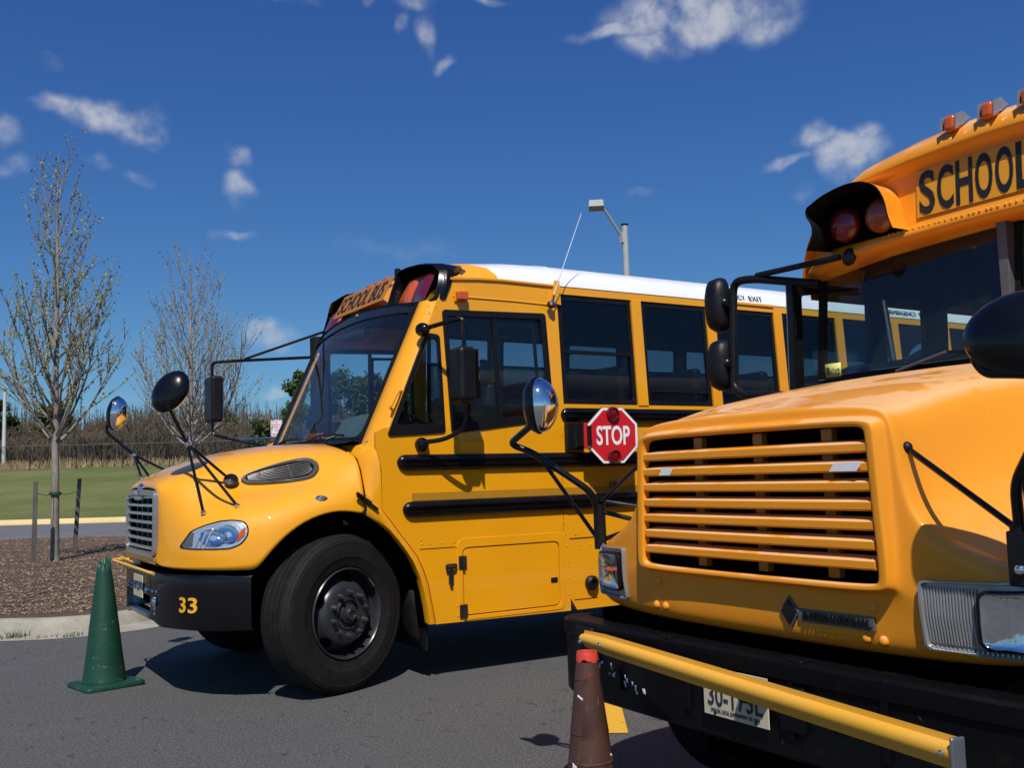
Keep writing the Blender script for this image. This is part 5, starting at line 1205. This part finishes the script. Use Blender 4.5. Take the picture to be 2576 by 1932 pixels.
# cabin
MB().box((4.02, C2-1.15, 1.04), (XE-.05, C2+1.15, 1.07)).build('cabin_floor', DARKI, B2)
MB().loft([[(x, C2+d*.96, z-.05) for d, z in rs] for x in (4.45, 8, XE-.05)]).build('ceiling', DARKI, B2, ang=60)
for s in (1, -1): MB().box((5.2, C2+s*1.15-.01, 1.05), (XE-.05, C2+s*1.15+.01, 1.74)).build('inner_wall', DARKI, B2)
MB().loft([[(4.08, C2+d, 1.85), (4.32, C2+d, 1.935), (4.38, C2+d, 1.91), (4.38, C2+d, 1.40)] for d in (-1.1, -.5, 0, .5, 1.1)]).build('dashboard', DASH, B2, ang=50)
for k in range(7): MB().box((4.19, C2+.95-.22*k, 1.892), (4.21, C2+.86-.22*k, 1.899)).build('dash_vent', INK, B2)
MB().box((4.16, C2-1.1, 2.475), (4.55, C2+1.1, 2.53)).build('header_inside', DARKI, B2)
MB().add([(XE, C2-1.15, .4), (XE, C2+1.15, .4), (XE, C2+1.13, 2.40), (XE, C2+.6, 2.9), (XE, C2-.6, 2.9), (XE, C2-1.13, 2.40)], [(0, 1, 2, 3, 4, 5)]).build('rear_wall', Y2, B2)
for k in range(8):
    for s in (1, -1):
        x = 5.6+.74*k; m = MB().box((x, C2+s*.28, 1.36), (x+.40, C2+s*1.12, 1.48)).build('seat', SEAT, B2, bevel=.03)
        MB().box((x+.34, C2+s*.28, 1.40), (x+.44, C2+s*1.12, 1.86)).build('seat_back', SEAT, m, bevel=.04, seg=3)
MB().tube([(4.55, C2+1.02, 2.30), (4.62, C2+.98, 1.55)], .012, 8).build('grab_rail', ALU, B2)
# kerb-side mirror frame with two heads
mf_ = MB().tube(smooth_path([(4.02, C2+1.0, 2.345), (3.95, 3.86, 2.440), (3.95, 4.01, 2.450), (3.95, 4.045, 1.86), (3.95, 3.98, 1.81), (3.99, 3.55, 1.77)], .11, 8), .023, 12).build('mirror_frame', BLKM, B2)
MB().tube([(3.95, 3.83, 2.452), (3.955, 3.27, 2.440)], .016, 10).build('mirror_brace', BLKM, mf_)
MB().lathe([(.045, 0), (.03, .014), (.0001, .016)], (3.965, 3.22, 2.432), (-1, 0, 0), 14).build('brace_foot', BLKM, mf_)
for z0, z1 in ((2.180, 2.495), (1.845, 2.140)):
    hd = MB(); rows = []
    cyh = 4.135; zc = (z0+z1)/2; hz = (z1-z0)/2
    for k, dx in ((.15, -.085), (.6, -.075), (.9, -.05), (1.0, -.01), (1.0, .01), (.94, .018)):
        rows.append([Vector((3.96+dx, cyh, zc)) + Vector((.0, .075*k*math.copysign(abs(cos(a*pi/14))**.7, cos(a*pi/14)), hz*k*math.copysign(abs(sin(a*pi/14))**.7, sin(a*pi/14)))) for a in range(28)])
    m = hd.loft(rows, True, True).build('mirror_head', BLKM, B2, ang=45)
    MB().tube([(3.93, 4.03, zc-.005), (3.93, 4.11, zc-.005)], .022, 10).build('mirror_clamp', BLKM, m)
    MB().sphere((3.925, 4.06, zc+.012), .012).build('clamp_bolt', CHROME, m)
# cross-view mirrors on poles: far one shows its chrome dome, near one its black back
def pole_mirror(s, head, axis, r):
    ax = Vector(axis).normalized(); M3 = axis_matrix((0, 0, 0), ax).to_3x3()
    rows = []
    for (k, h) in ((.0001, -.05), (.35, -.047), (.65, -.038), (.88, -.022), (1.0, 0), (1.03, .006), (1.02, .014)):
        rows.append([Vector(head) + M3 @ Vector((r[0]*k*cos(a*pi/18), r[1]*k*sin(a*pi/18), h)) for a in range(36)])
    p = MB().loft(rows, True).build('cross_mirror', BLK, B2, ang=50)
    rows = [[Vector(head) + M3 @ Vector((r[0]*.98*cos(pi/2*i/9)*cos(a*pi/18), r[1]*.98*cos(pi/2*i/9)*sin(a*pi/18), .012+r[2]*sin(pi/2*i/9))) for a in range(36)] for i in range(10)]
    MB().loft(rows, True).build('mirror_dome', CHROME, p, ang=None)
    return p
p = pole_mirror(1, (2.245, 3.46, 1.688), (.60, -.66, .04), (.088, .118, .085))
f_ = lambda x, d, z: Vector((x, C2+d, z))
MB().tube(smooth_path([f_(2.22, .96, 1.62), f_(2.235, 1.20, 1.535), f_(2.30, 1.13, 1.50), f_(2.50, .96, 1.315), f_(2.53, .965, 1.19)], .06, 8), .0145, 12).build('mirror_pole', BLK, p)
MB().tube([f_(2.53, .965, 1.27), f_(2.535, .97, 1.08)], .026, 12).build('pole_socket', BLKM, p)
MB().tube([f_(2.335, 1.09, 1.455), f_(2.54, .985, 1.11)], .009, 8).build('pole_stay', BLK, p)
MB().tube([f_(2.53, .96, 1.27), f_(2.50, .585, 1.463)], .009, 8).build('pole_stay', BLK, p)
MB().tube([f_(2.55, .95, 1.28), f_(2.80, .70, 1.22)], .009, 8).build('pole_stay', BLK, p)
MB().tube([f_(2.54, .95, 1.235), f_(2.66, .80, 1.185)], .010, 8).build('pole_stay', BLK, p)
MB().tube([f_(2.55, .96, 1.12), f_(2.66, .80, 1.185)], .010, 8).build('pole_stay', BLK, p)
p = pole_mirror(-1, (2.27, 1.335, 1.705), (.80, .25, -.12), (.150, .105, .10))
f_ = lambda x, d, z: Vector((x, C2-d, z))
MB().tube(smooth_path([(2.23, 1.37, 1.688), (2.235, 1.445, 1.685), (2.24, 1.462, 1.655), (2.245, 1.440, 1.618), (2.25, 1.36, 1.610), (2.26, 1.29, 1.60), (2.29, 1.31, 1.52), (2.39, 1.475, 1.345), (2.42, 1.488, 1.18)], .045, 6), .0145, 12).build('mirror_pole', BLK, p)
MB().box((2.395, C2-1.02, 1.085), (2.46, C2-.945, 1.225)).build('pole_bracket', BLKM, p, bevel=.006)
MB().tube([f_(2.42, .972, 1.24), f_(2.43, .975, 1.10)], .026, 12).build('pole_socket', BLKM, p)
MB().tube([f_(2.42, .955, 1.235), f_(2.505, .592, 1.447)], .0095, 8).build('pole_stay', BLK, p)
MB().sphere(f_(2.502, .592, 1.45), .018).build('stay_foot', BLKM, p)
MB().tube([f_(2.36, 1.03, 1.40), f_(2.425, 1.0, 1.12)], .009, 8).build('pole_stay', BLK, p)
MB().sphere(f_(2.385, .985, 1.13), .014).build('socket_bolt', CHROME, p)
# wheels
for s in (1, -1):
    wheel(B2, axis_matrix((3.38, C2+s*1.13, .51), (-.10*s, s, 0)), .51, detail=(s == -1))
    wheel(B2, axis_matrix((9.6, C2+s*1.13, .51), (0, s, 0)), .51, detail=False)

# ------------------------------------------------------------------ traffic cones
t = NT('cone_green'); g = t.ramp(t.noise(4, 4), [(0.3, (0.004, 0.036, 0.021)), (0.7, (0.008, 0.062, 0.036))])
g = t.mix(t.ramp(t.noise(13, 5, 0.65, stretch=(1, 1, 1.6)), [(0.63, 0.0), (0.66, 1.0)]), g, (0.09, 0.15, 0.10)); g = t.mix(t.ramp(t.noise(30, 4, 0.7), [(0.68, 0), (0.71, 1)]), g, (0.26, 0.12, 0.05))
t.col(g).set(Roughness=0.5); t.bump(t.noise(50, 4), .25, .006); CG = t.m
cn = thing('traffic_cone', 'scuffed green traffic cone with a torn tip beside the rounded bumper', 'traffic cone', (1.25, 7.62, 0), 'traffic cones')
random.seed(3)
prof = [(.150, .028), (.146, .045), (.135, .12), (.118, .26), (.100, .42), (.099, .425), (.080, .58), (.079, .585), (.063, .72), (.050, .80)]
rows = []
for r, z in prof: rows.append([(1.25-.012*z+r*cos(a*pi/16), 7.62+r*sin(a*pi/16), z) for a in range(32)])
tip = []
for a in range(32): tip.append((1.25-.012*.86+.043*cos(a*pi/16), 7.62+.043*sin(a*pi/16), .845+.05*max(0, cos(a*pi/16-.9))+.022*random.random()-.02*(a % 5 == 0)))
MB().loft(rows+[tip], True).build('cone_body', CG, cn, ang=40, solid=.006)
bs = []
pl = rpoly([(-.205, -.19), (.215, -.205), (.20, .20), (-.19, .205)], .05, 5)
ca, sa = cos(.25), sin(.25)
pl = [(x*ca-y*sa, x*sa+y*ca) for x, y in pl]
MB().loft([[(1.25+x*k, 7.62+y*k, z+.012*max(0, x-.1)*3) for x, y in pl] for k, z in ((1.0, .004), (1.005, .018), (.985, .028), (.74, .034))], True, True).build('cone_base', CG, cn, ang=40)
t = NT('cone_brown'); g = t.ramp(t.noise(6, 5), [(0.3, (0.055, 0.024, 0.017)), (0.7, (0.082, 0.036, 0.024))])
wear = t.math('MULTIPLY', t.ramp(t.noise(38, 4, 0.7, stretch=(3.0, 3.0, .35)), [(0.60, 0), (0.68, 1)]), t.ramp(t.noise(7, 3, 0.6, stretch=(1, 1, 1.5)), [(0.48, 0), (0.60, 1)]))
g = t.mix(t.math('MULTIPLY', wear, .55), g, (0.42, 0.36, 0.33)); g = t.mix(t.ramp(t.noise(16, 3), [(0.66, 0), (0.70, .7)]), g, (0.22, 0.03, 0.02))
t.col(g).set(Roughness=0.5); t.bump(t.noise(80, 4), .2, .004); CB = t.m
CTR = Vector((2.205, 3.095, 0))
cb = thing('traffic_cone', 'faded brown traffic cone with a red rim, in front of the yellow gate arm', 'traffic cone', CTR, 'traffic cones')
def cr(z): return .0375 + .113*(.735-z)
zs = [.03, .10, .20, .335, .337, .343, .345, .42, .438, .440, .52, .60, .634, .636, .66, .70]
rows = [[CTR + Vector((((cr(z)+(.0025 if .337 <= z <= .343 or z in (.440, .636) else 0))*cos(a*pi/20)), (cr(z)+(.0025 if .337 <= z <= .343 else 0))*sin(a*pi/20), z)) for a in range(40)] for z in zs]
MB().loft(rows, True).build('cone_body', CB, cb, ang=40)
CRED = simple('cone_rim_red', (.62, .055, .030), .45, var=.2, scale=30)
rr = [[CTR + Vector((r*cos(a*pi/20), r*sin(a*pi/20), z-((.006+.020*noise.noise(Vector((a*.35, 2.2, 0)))) if i == 0 else 0))) for a in range(40)] for i, (r, z) in enumerate(((cr(.708)+.0012, .708), (cr(.722)+.002, .722), (.037, .735), (.033, .734), (.031, .715)))]
MB().loft(rr, True).build('cone_rim', CRED, cb, ang=60)
MB().lathe([(.034, .70), (.020, .60), (.0001, .60)], CTR, (0, 0, 1), 24).build('cone_inside', HOLE, cb)
MB().loft([[CTR+Vector((x*k, y*k, z)) for x, y in rrect(-.18, -.18, .18, .18, .03)] for k, z in ((1, .004), (1, .025), (.66, .034))], True, True).build('cone_base', CB, cb, ang=40)
for (a, z, l, w) in ((-2.75, .575, .012, .003), (-2.95, .330, .010, .008), (-.9, .362, .006, .004)):
    dv = Vector((cos(a), sin(a), 0)); p = CTR+dv*(cr(z)+.001)+Vector((0, 0, z)); MB().obox(p, (-dv.y, dv.x, -.6), (0, 0, 1), dv, l, w, .002).build('paint_chip', WHT, cb)

# ------------------------------------------------------------------ street lamps
lampm = simple('pole_paint', (.40, .41, .40), .45, var=.08)
sp = thing('street_lamp', 'grey street lamp with box head rising behind the white bus roof', 'street lamp', (14.95, 18.78, 0), 'street lamps')
MB().lathe([(.105, 0), (.098, 1.0), (.075, 7.44)], (14.95, 18.78, 0), (0, 0, 1), 20).build('pole', lampm, sp)
MB().lathe([(.085, 7.44), (.088, 7.445), (.088, 7.475), (.0001, 7.485)], (14.95, 18.78, 0), (0, 0, 1), 20).build('pole_cap', BLKM, sp)
MB().tube([(14.90, 18.80, 7.12), (14.60, 19.045, 7.80), (14.55, 19.08, 7.88)], .034, 10).build('arm', simple('arm_grey', (.20, .205, .17), .5), sp)
MB().obox((14.88, 18.80, 7.13), (1, 0, 0), (0, 1, 0), (0, 0, 1), .045, .06, .13).build('arm_plate', lampm, sp, bevel=.006)
hx = Vector((.80, -.60, 0)); hy = Vector((.60, .80, 0))
hc = Vector((14.42, 19.20, 7.975))
hd = MB()
top = [hc+hx*(i*.175)+hy*(j*.22)+Vector((0, 0, .095)) for i, j in ((-1, -1), (1, -1), (1, 1), (-1, 1))]
bot = [hc+hx*(i*.19)+hy*(j*.24)+Vector((0, 0, -.075)) for i, j in ((-1, -1), (1, -1), (1, 1), (-1, 1))]
hd.loft([bot, top], True, True); hd.build('lamp_head', lampm, sp, bevel=.012)
MB().loft([[hc+hx*(i*.165)+hy*(j*.21)+Vector((0, 0, z)) for i, j in ((-1, -1), (1, -1), (1, 1), (-1, 1))] for z in (-.072, -.083)], True, True).build('lens', simple('lamp_lens_dull', (.16, .16, .11), .35), sp)
lp2 = thing('street_lamp', 'slim pale lamp pole at the far left edge behind the fence', 'street lamp', (6.53, 84.75, 3.1), 'street lamps')
MB().lathe([(.16, 2.9), (.14, 4.5), (.12, 9.1)], (6.53, 84.75, 0), (0, 0, 1), 14).build('pole', simple('pole_pale', (.55, .56, .54), .5), lp2)
MB().obox((6.35, 84.75, 9.15), (1, 0, 0), (0, 1, 0), (0, 0, 1), .35, .22, .10).build('lamp_head', lampm, lp2, bevel=.02)

# ------------------------------------------------------------------ parking sign
ps = thing('parking_sign', 'small white no parking sign with red lettering just left of the windshield', 'sign', (8.74, 26.6, 0.0))
nf = Vector((-.31, -.95, 0)).normalized(); sr = Vector((.95, -.31, 0)).normalized(); sc = Vector((8.74, 26.6, 2.872))
MB().box((8.71, 26.605, 0), (8.77, 26.63, 3.15)).build('post', ALU, ps)
def spl(w, h, off, d): return [sc + sr*x + Vector((0, 0, z)) + nf*off for x, z in rrect(-w, -h, w, h, .03)]
sb = MB().prism(spl(.155, .235, .02, 0), nf*.004).build('sign_plate', simple('sign_pink_white', (.78, .74, .76), .5, var=.03), ps)
PR = simple('sign_print_red', (.62, .10, .12), .5)
o_ = spl(.145, .225, .0255, 0); i_ = spl(.136, .216, .0255, 0)
MB().loft([o_, i_], True).build('sign_edge_line', PR, sb, ang=None)
for s_, z, w in (('NO', .145, .075), ('PARKING', .070, .19), ('FIRE', -.005, .11), ('LANE', -.08, .12)):
    text('sign_text', s_, sc+nf*.0255-sr*(w/2)+Vector((0, 0, z)), sr, (0, 0, 1), w, .048, PR, sb, bold=.012, thick=.001)
MB().prism([sc+nf*.0255+sr*x+Vector((0, 0, z-.165)) for x, z in ((-.11, 0), (-.07, .032), (-.07, .012), (.07, .012), (.07, .032), (.11, 0), (.07, -.032), (.07, -.012), (-.07, -.012), (-.07, -.032))], nf*.001).build('sign_arrow', PR, sb, ang=None)

# ------------------------------------------------------------------ trees in the bed
def bark(name, a, b):
    t = NT(name); c = t.ramp(t.noise(7, 6, 0.7, stretch=(1, 1, .3)), [(0.3, a), (0.7, b)]); t.col(c).set(Roughness=0.9, Specular_IOR_Level=0.15); t.bump(t.noise(40, 5, stretch=(1, 1, .3)), .7, .01); return t.m
BARK1 = bark('bark_grey', (.15, .125, .105), (.34, .30, .255)); BARK2 = bark('bark_purple_grey', (.17, .14, .13), (.38, .32, .30))
t = NT('bud_leaf'); t.col(t.ramp(t.noise(3, 3), [(0.3, (.15, .18, .03)), (0.55, (.27, .29, .06)), (0.75, (.33, .27, .09))])).set(Roughness=0.7); BUD = t.m
def sapling(name, label, base, height, fork, nprim, rad, mat, buds, seed, spread, group='young trees staked in the mulch bed', trunk_r=.075):
    rnd = random.Random(seed); th = thing(name, label, 'tree', base, group)
    base = Vector(base); tr = MB(); br = MB(); cr_ = MB(); br2 = MB()
    top = base + Vector((-.05, .0, height))
    lead = []
    for i in range(15):
        f = i/14; lead.append(base.lerp(top, f) + Vector((rnd.gauss(0, .012), rnd.gauss(0, .012), 0))*(1 if i > 3 else .3))
    lead[0] -= Vector((0, 0, .08))
    P = lead; rings = []
    tr.tube(lead, trunk_r, 10, .006)
    tr.tube([lead[0], lead[0].lerp(lead[1], .35)], trunk_r*1.35, 10, trunk_r*1.0)
    def along(z): 
        f = max(0, min(.999, z/height))*14; i = int(f); return lead[i].lerp(lead[i+1], f-i)
    def bud(p, d, n=2, sc=1.0):
        for _ in range(n):
            a = Vector((rnd.gauss(0, 1), rnd.gauss(0, 1), rnd.gauss(.4, .8))).normalized(); l = rnd.uniform(.024, .052)*sc
            s = a.cross(Vector((rnd.gauss(0, 1), rnd.gauss(0, 1), rnd.gauss(0, 1)))).normalized()*l*.42
            cr_.add([p-s*.3, p+a*l*.5+s, p+a*l, p+a*l*.5-s], [(0, 1, 2, 3)])
    def limb(p, d, L, r, depth):
        n = max(4, int(L/.14)); pts = [p]; q = p.copy(); dd = d.normalized()
        for i in range(n):
            dd = (dd + Vector((rnd.gauss(0, .038), rnd.gauss(0, .038), .085 if depth == 0 else .075))).normalized()
            q = q + dd*(L/n); pts.append(q.copy())
        (br if depth == 0 else br2).tube(pts, r, 6 if depth == 0 else (4 if depth == 1 else 3), max(.0022, r*.25))
        if depth >= 1 or True:
            step = .048 if depth else .09; m = max(1, int(L/step))
            for k in range(int(m*(.25 if depth == 0 else .08)), m+1):
                if rnd.random() < buds:
                    f = min(.999, k/m)*n; i = int(f); bud(pts[i].lerp(pts[i+1], f-i), dd, rnd.choice((1, 2, 2, 3)))
        if depth < 2:
            cnt = int(L*(4.3 if depth == 0 else 2.6)); 
            for k in range(cnt):
                f = rnd.uniform(.12 if depth == 0 else .15, .95)*n; i = min(n-1, int(f)); b = pts[i].lerp(pts[i+1], f-i); t_ = (pts[i+1]-pts[i]).normalized()
                sd = t_.cross(Vector((rnd.gauss(0, 1), rnd.gauss(0, 1), rnd.gauss(0, 1)))).normalized()
                nd = (t_*cos(.6) + sd*sin(rnd.uniform(.35, .75)) + Vector((0, 0, .12))).normalized()
                limb(b, nd, (L*rnd.uniform(.25, .58))*(1-.45*f/n), max(.003, r*.45*(1-.5*f/n)), depth+1)
    for k in range(nprim):
        f = k/(nprim-1); z = fork + (height*.86-fork)*f**1.7
        a = k*2.39996 + rnd.gauss(0, .3); tilt = (1.02-.52*f)*spread; L = rad*(1.0-.58*f)*rnd.uniform(.8, 1.15)
        d = Vector((cos(a)*sin(tilt), sin(a)*sin(tilt), cos(tilt)))
        limb(along(z), d, L, max(.008, trunk_r*.36*(1-.6*f)), 0)
    # spurs on the leader
    for k in range(26):
        z = height*rnd.uniform(.55, .985); a = rnd.random()*6.28; limb(along(z), Vector((cos(a)*.5, sin(a)*.5, .9)), rnd.uniform(.15, .55)*(1.25-z/height), .006, 1)
    tr.build('trunk', mat, th, ang=60); br.build('branches', mat, th, ang=60)
    o = br2.build('twigs', mat, th, ang=None); o['kind'] = 'stuff'
    o = cr_.build('crown', BUD, th, ang=None); o['kind'] = 'stuff'
    return th
T1 = sapling('maple_sapling', 'tall budding sapling with staked grey trunk at the left edge', (2.18, 18.115, .17), 6.95, 1.95, 40, 2.7, BARK1, .50, 21, .90)
T2 = sapling('maple_sapling', 'smaller nearly bare sapling behind the round mirrors of the nose', (6.14, 25.26, .18), 7.25, 2.1, 44, 3.1, BARK2, .26, 8, 1.05)
tie = MB().lathe([(.085, -.03), (.095, -.02), (.095, .02), (.085, .03)], (2.172, 18.115, 1.31), (0, 0, 1), 14).build('tie_band', simple('tie_green', (.015, .06, .04), .6), T1)
t = NT('stake_wood'); c = t.ramp(t.noise(6, 6, .7, stretch=(1, 1, .15)), [(0.3, (.055, .048, .042)), (0.7, (.155, .14, .125))]); t.col(c).set(Roughness=.95); t.bump(t.noise(30, 5, stretch=(1, 1, .1)), .8, .01); WOOD = t.m
for (x, y, tx, h, lab) in ((1.803, 17.554, .016, 1.42, 'weathered wooden stake left of the sapling trunk'), (2.632, 19.266, .075, 1.46, 'dark wooden stake right of the sapling trunk, leaning slightly')):
    m = MB(); w = .036
    m.loft([[(x+tx*f+i*w*(1-.1*f), y+j*w*.7, .10+h*f) for i, j in ((-1, -1), (1, -1), (1, 1), (-1, 1))] for f in (0, .3, .6, .9, 1.0)], True, True)
    tag(m.build('tree_stake', WOOD, None, bevel=.004), lab, 'stake', 'tree stakes')
    MB().tube([(x+tx*.8, y, 1.33), ((x+2.18)/2, (y+18.1)/2, 1.285), (2.17, 18.1, 1.315)], .006, 5).build('tie_wire', RUST, T1)

# ------------------------------------------------------------------ fence along the field
fb = US(-24, 65); fz = terrain(-24, 65)
fn = thing('chain_link_fence', 'black chain-link fence running along the far side of the grass field', 'fence', (fb.x, fb.y, fz))
FB = simple('fence_black', (.012, .012, .012), .5)
us = [-47+3.05*i for i in range(30)]
FHH = 1.60
for u in us:
    p = US(u, 65); z = terrain(u, 65); MB().tube([(p.x, p.y, z-.1), (p.x, p.y, z+FHH)], .032, 6).build('fence_post', FB, fn)
for a, b in zip(us, us[1:]):
    MB().tube([US(a, 65, terrain(a, 65)+FHH), US(b, 65, terrain(b, 65)+FHH)], .020, 5).build('top_rail', simple('rail_grey', (.10, .11, .12), .5) if 'rail_grey' not in MATS else MATS['rail_grey'], fn)
t = NT('chain_mesh'); n = t.n; tr_ = n.new('ShaderNodeBsdfTransparent'); mxs = n.new('ShaderNodeMixShader'); mxs.inputs[0].default_value = .16
t.set(Base_Color=(.012, .012, .012, 1), Roughness=.6); t.col(t.ramp(t.noise(5, 2), [(0, (.010, .010, .010)), (1, (.016, .016, .016))]))
t.l.new(tr_.outputs[0], mxs.inputs[1]); t.l.new(t.b.outputs[0], mxs.inputs[2]); t.l.new(mxs.outputs[0], t.o.inputs['Surface'])
MB().loft([[US(u, 65.02, terrain(u, 65)+.03), US(u, 65.02, terrain(u, 65)+FHH-.02)] for u in us]).build('mesh_fabric', t.m, fn, ang=None)

# ------------------------------------------------------------------ woodland behind the field
random.seed(77)
t = NT('brush_bark'); t.col(t.ramp(t.noise(.5, 4, .7), [(0.3, (.050, .042, .028)), (0.45, (.085, .070, .050)), (0.6, (.125, .098, .072)), (0.75, (.090, .095, .050))])).set(Roughness=.95, Specular_IOR_Level=.1)
wb = MB()
def strip(m, a, b, w0, w1):
    d = (b-a); s = RH*1.0 if abs(d.dot(RH)) < d.length*.8 else Vector((0, 0, 1))
    s = (s - d*(s.dot(d)/d.length_squared)).normalized()
    m.add([a-s*w0, a+s*w0, b+s*w1, b-s*w1], [(0, 1, 2, 3)])
for i in range(7200):
    s = 76 + 26*random.random()**1.2; u = (random.uniform(-.62, -.15) if random.random() < .72 else random.uniform(-.15, .7))*s
    z = terrain(u, s)-.1; p = US(u, s, z)
    edge = .78 + .22*noise.noise(Vector((u*.11, 3.0, 0))) + .12*noise.noise(Vector((u*.5, 1, 0)))
    hgt = (3.1 + (s-76)*.185)*edge*random.uniform(.75, 1.12)
    tp = p + Vector((random.gauss(0, .25), random.gauss(0, .25), hgt)); strip(wb, p, tp, random.uniform(.03, .08), .014)
    for k in range(6):
        f = random.uniform(.10, .95); q = p.lerp(tp, f); a = random.random()*6.28; L = random.uniform(.4, 1.5)*(1.15-f)
        e = q + Vector((cos(a)*L*.75, sin(a)*L*.75, L*.9)); strip(wb, q, e, .022, .010)
        for j in range(2):
            q2 = q.lerp(e, random.uniform(.3, .9)); a += random.gauss(0, 1); e2 = q2 + Vector((cos(a)*L*.35, sin(a)*L*.35, L*.45)); strip(wb, q2, e2, .015, .008)
o = wb.build('bare_woodland', t.m, ang=None); o['kind'] = 'stuff'; tag(o, 'bare brown woodland and brush beyond the far fence', 'woodland')
t = NT('tall_dry_grass'); t.col(t.ramp(t.noise(.8, 3), [(0.3, (.22, .15, .075)), (0.7, (.36, .27, .15))])).set(Roughness=.95)
dgm = MB()
for i in range(5200):
    u = random.uniform(-52, 56); s = random.uniform(73, 77); b = US(u, s, terrain(u, s)); hgt = random.uniform(.35, 1.05)*(.45+.9*max(0, noise.noise(Vector((u*.22, 9, 0)))+.25))
    strip(dgm, b, b+Vector((random.gauss(0, .15), random.gauss(0, .15), hgt)), .045, .010)
o = dgm.build('dry_grass', t.m, ang=None); o['kind'] = 'stuff'; tag(o, 'tan dry grass along the foot of the bare woodland', 'grass')
LEAFM = {}
def leafmat(name, a, b):
    t = NT(name); t.col(t.ramp(t.noise(.9, 4, .65), [(0.3, a), (0.7, b)])).set(Roughness=.75, Specular_IOR_Level=.25); return t.m
LG1 = leafmat('leaf_fresh', (.030, .060, .012), (.085, .13, .030)); LG2 = leafmat('leaf_deep', (.018, .042, .014), (.050, .085, .024)); LG3 = leafmat('leaf_spring', (.055, .075, .022), (.12, .13, .04))
def leafy(name, label, x, y, height, w, mat, seed, n=4200, size=.16, cone=.55):
    rnd = random.Random(seed); p = Vector((x, y, 0)); z0 = terrain(p.dot(RH), p.dot(FH))-.1; th = thing(name, label, 'tree', (x, y, z0), 'leafy trees beyond the field')
    m = MB(); m.tube([(x, y, z0), (x+rnd.gauss(0, .1), y, z0+height*.5), (x, y, z0+height*.93)], .14, 8, .02); lim = []
    for k in range(22):
        f = rnd.uniform(.22, .92); a = rnd.random()*6.28; r = w*(1-cone*abs(f-.35)/.65)*rnd.uniform(.45, 1.0)
        b = Vector((x, y, z0+height*f)); e = b + Vector((cos(a)*r, sin(a)*r, r*.55)); m.tube([b, b.lerp(e, .5)+Vector((0, 0, -.05)), e], .05*(1.1-f), 5, .012); lim.append((b, e))
    m.build('trunk', BARK1, th, ang=60)
    c = MB()
    cl = [(b.lerp(e, rnd.uniform(.35, 1.05)), rnd.uniform(.25, .62)*w*.42) for b, e in lim for _ in range(3)] + [(Vector((x+rnd.gauss(0, .15), y+rnd.gauss(0, .15), z0+height*rnd.uniform(.82, .99))), .16*w) for _ in range(6)]
    for i in range(n):
        q, r = rnd.choice(cl); d = Vector((rnd.gauss(0, 1), rnd.gauss(0, 1), rnd.gauss(0, .8))).normalized()*r*rnd.random()**.45
        o0 = q + d; a = Vector((rnd.gauss(0, 1), rnd.gauss(0, 1), rnd.gauss(0, 1))).normalized()*size*rnd.uniform(.5, 1.1); b = a.cross(Vector((rnd.gauss(0, 1), rnd.gauss(0, 1), rnd.gauss(0, 1)))).normalized()*size*.5
        c.add([o0-a, o0+b, o0+a, o0-b], [(0, 1, 2, 3)])
    o = c.build('crown', mat, th, ang=None); o['kind'] = 'stuff'; return th
leafy('leafy_tree', 'fresh green tree whose top shows left of the bus windshield', 20.0, 56.7, 5.9, 1.9, LG1, 1, cone=.85)
leafy('leafy_tree', 'broad green tree seen through the left of the windshield', 22.9, 57.7, 5.7, 3.0, LG1, 2, 5200)
leafy('leafy_tree', 'deep green tree seen through the middle of the windshield', 25.6, 58.9, 5.5, 2.8, LG2, 3, 5200)
leafy('leafy_tree', 'green tree seen through the right of the windshield', 28.6, 59.6, 5.0, 2.8, LG3, 4, 5200)
leafy('leafy_tree', 'low spring-green bush by the small white parking sign', 18.2, 58.8, 3.0, 1.3, LG3, 5, 1600)
leafy('leafy_tree', 'dark green tree above the brush at the far left edge', 6.2, 95.5, 6.4, 3.2, LG2, 6, 4200, .22)
leafy('leafy_tree', 'green tree in the brush between the two saplings', 11.0, 93.5, 5.2, 2.6, LG3, 7, 3200, .22)
leafy('leafy_tree', 'yellow-green tree in the brush right of the bare sapling', 25.2, 91.2, 4.6, 2.2, LG3, 9, 3000, .2)
leafy('leafy_tree', 'dark evergreen bush low in the brush behind the fence', 15.8, 84.5, 2.6, 2.0, LG2, 10, 2400, .2)
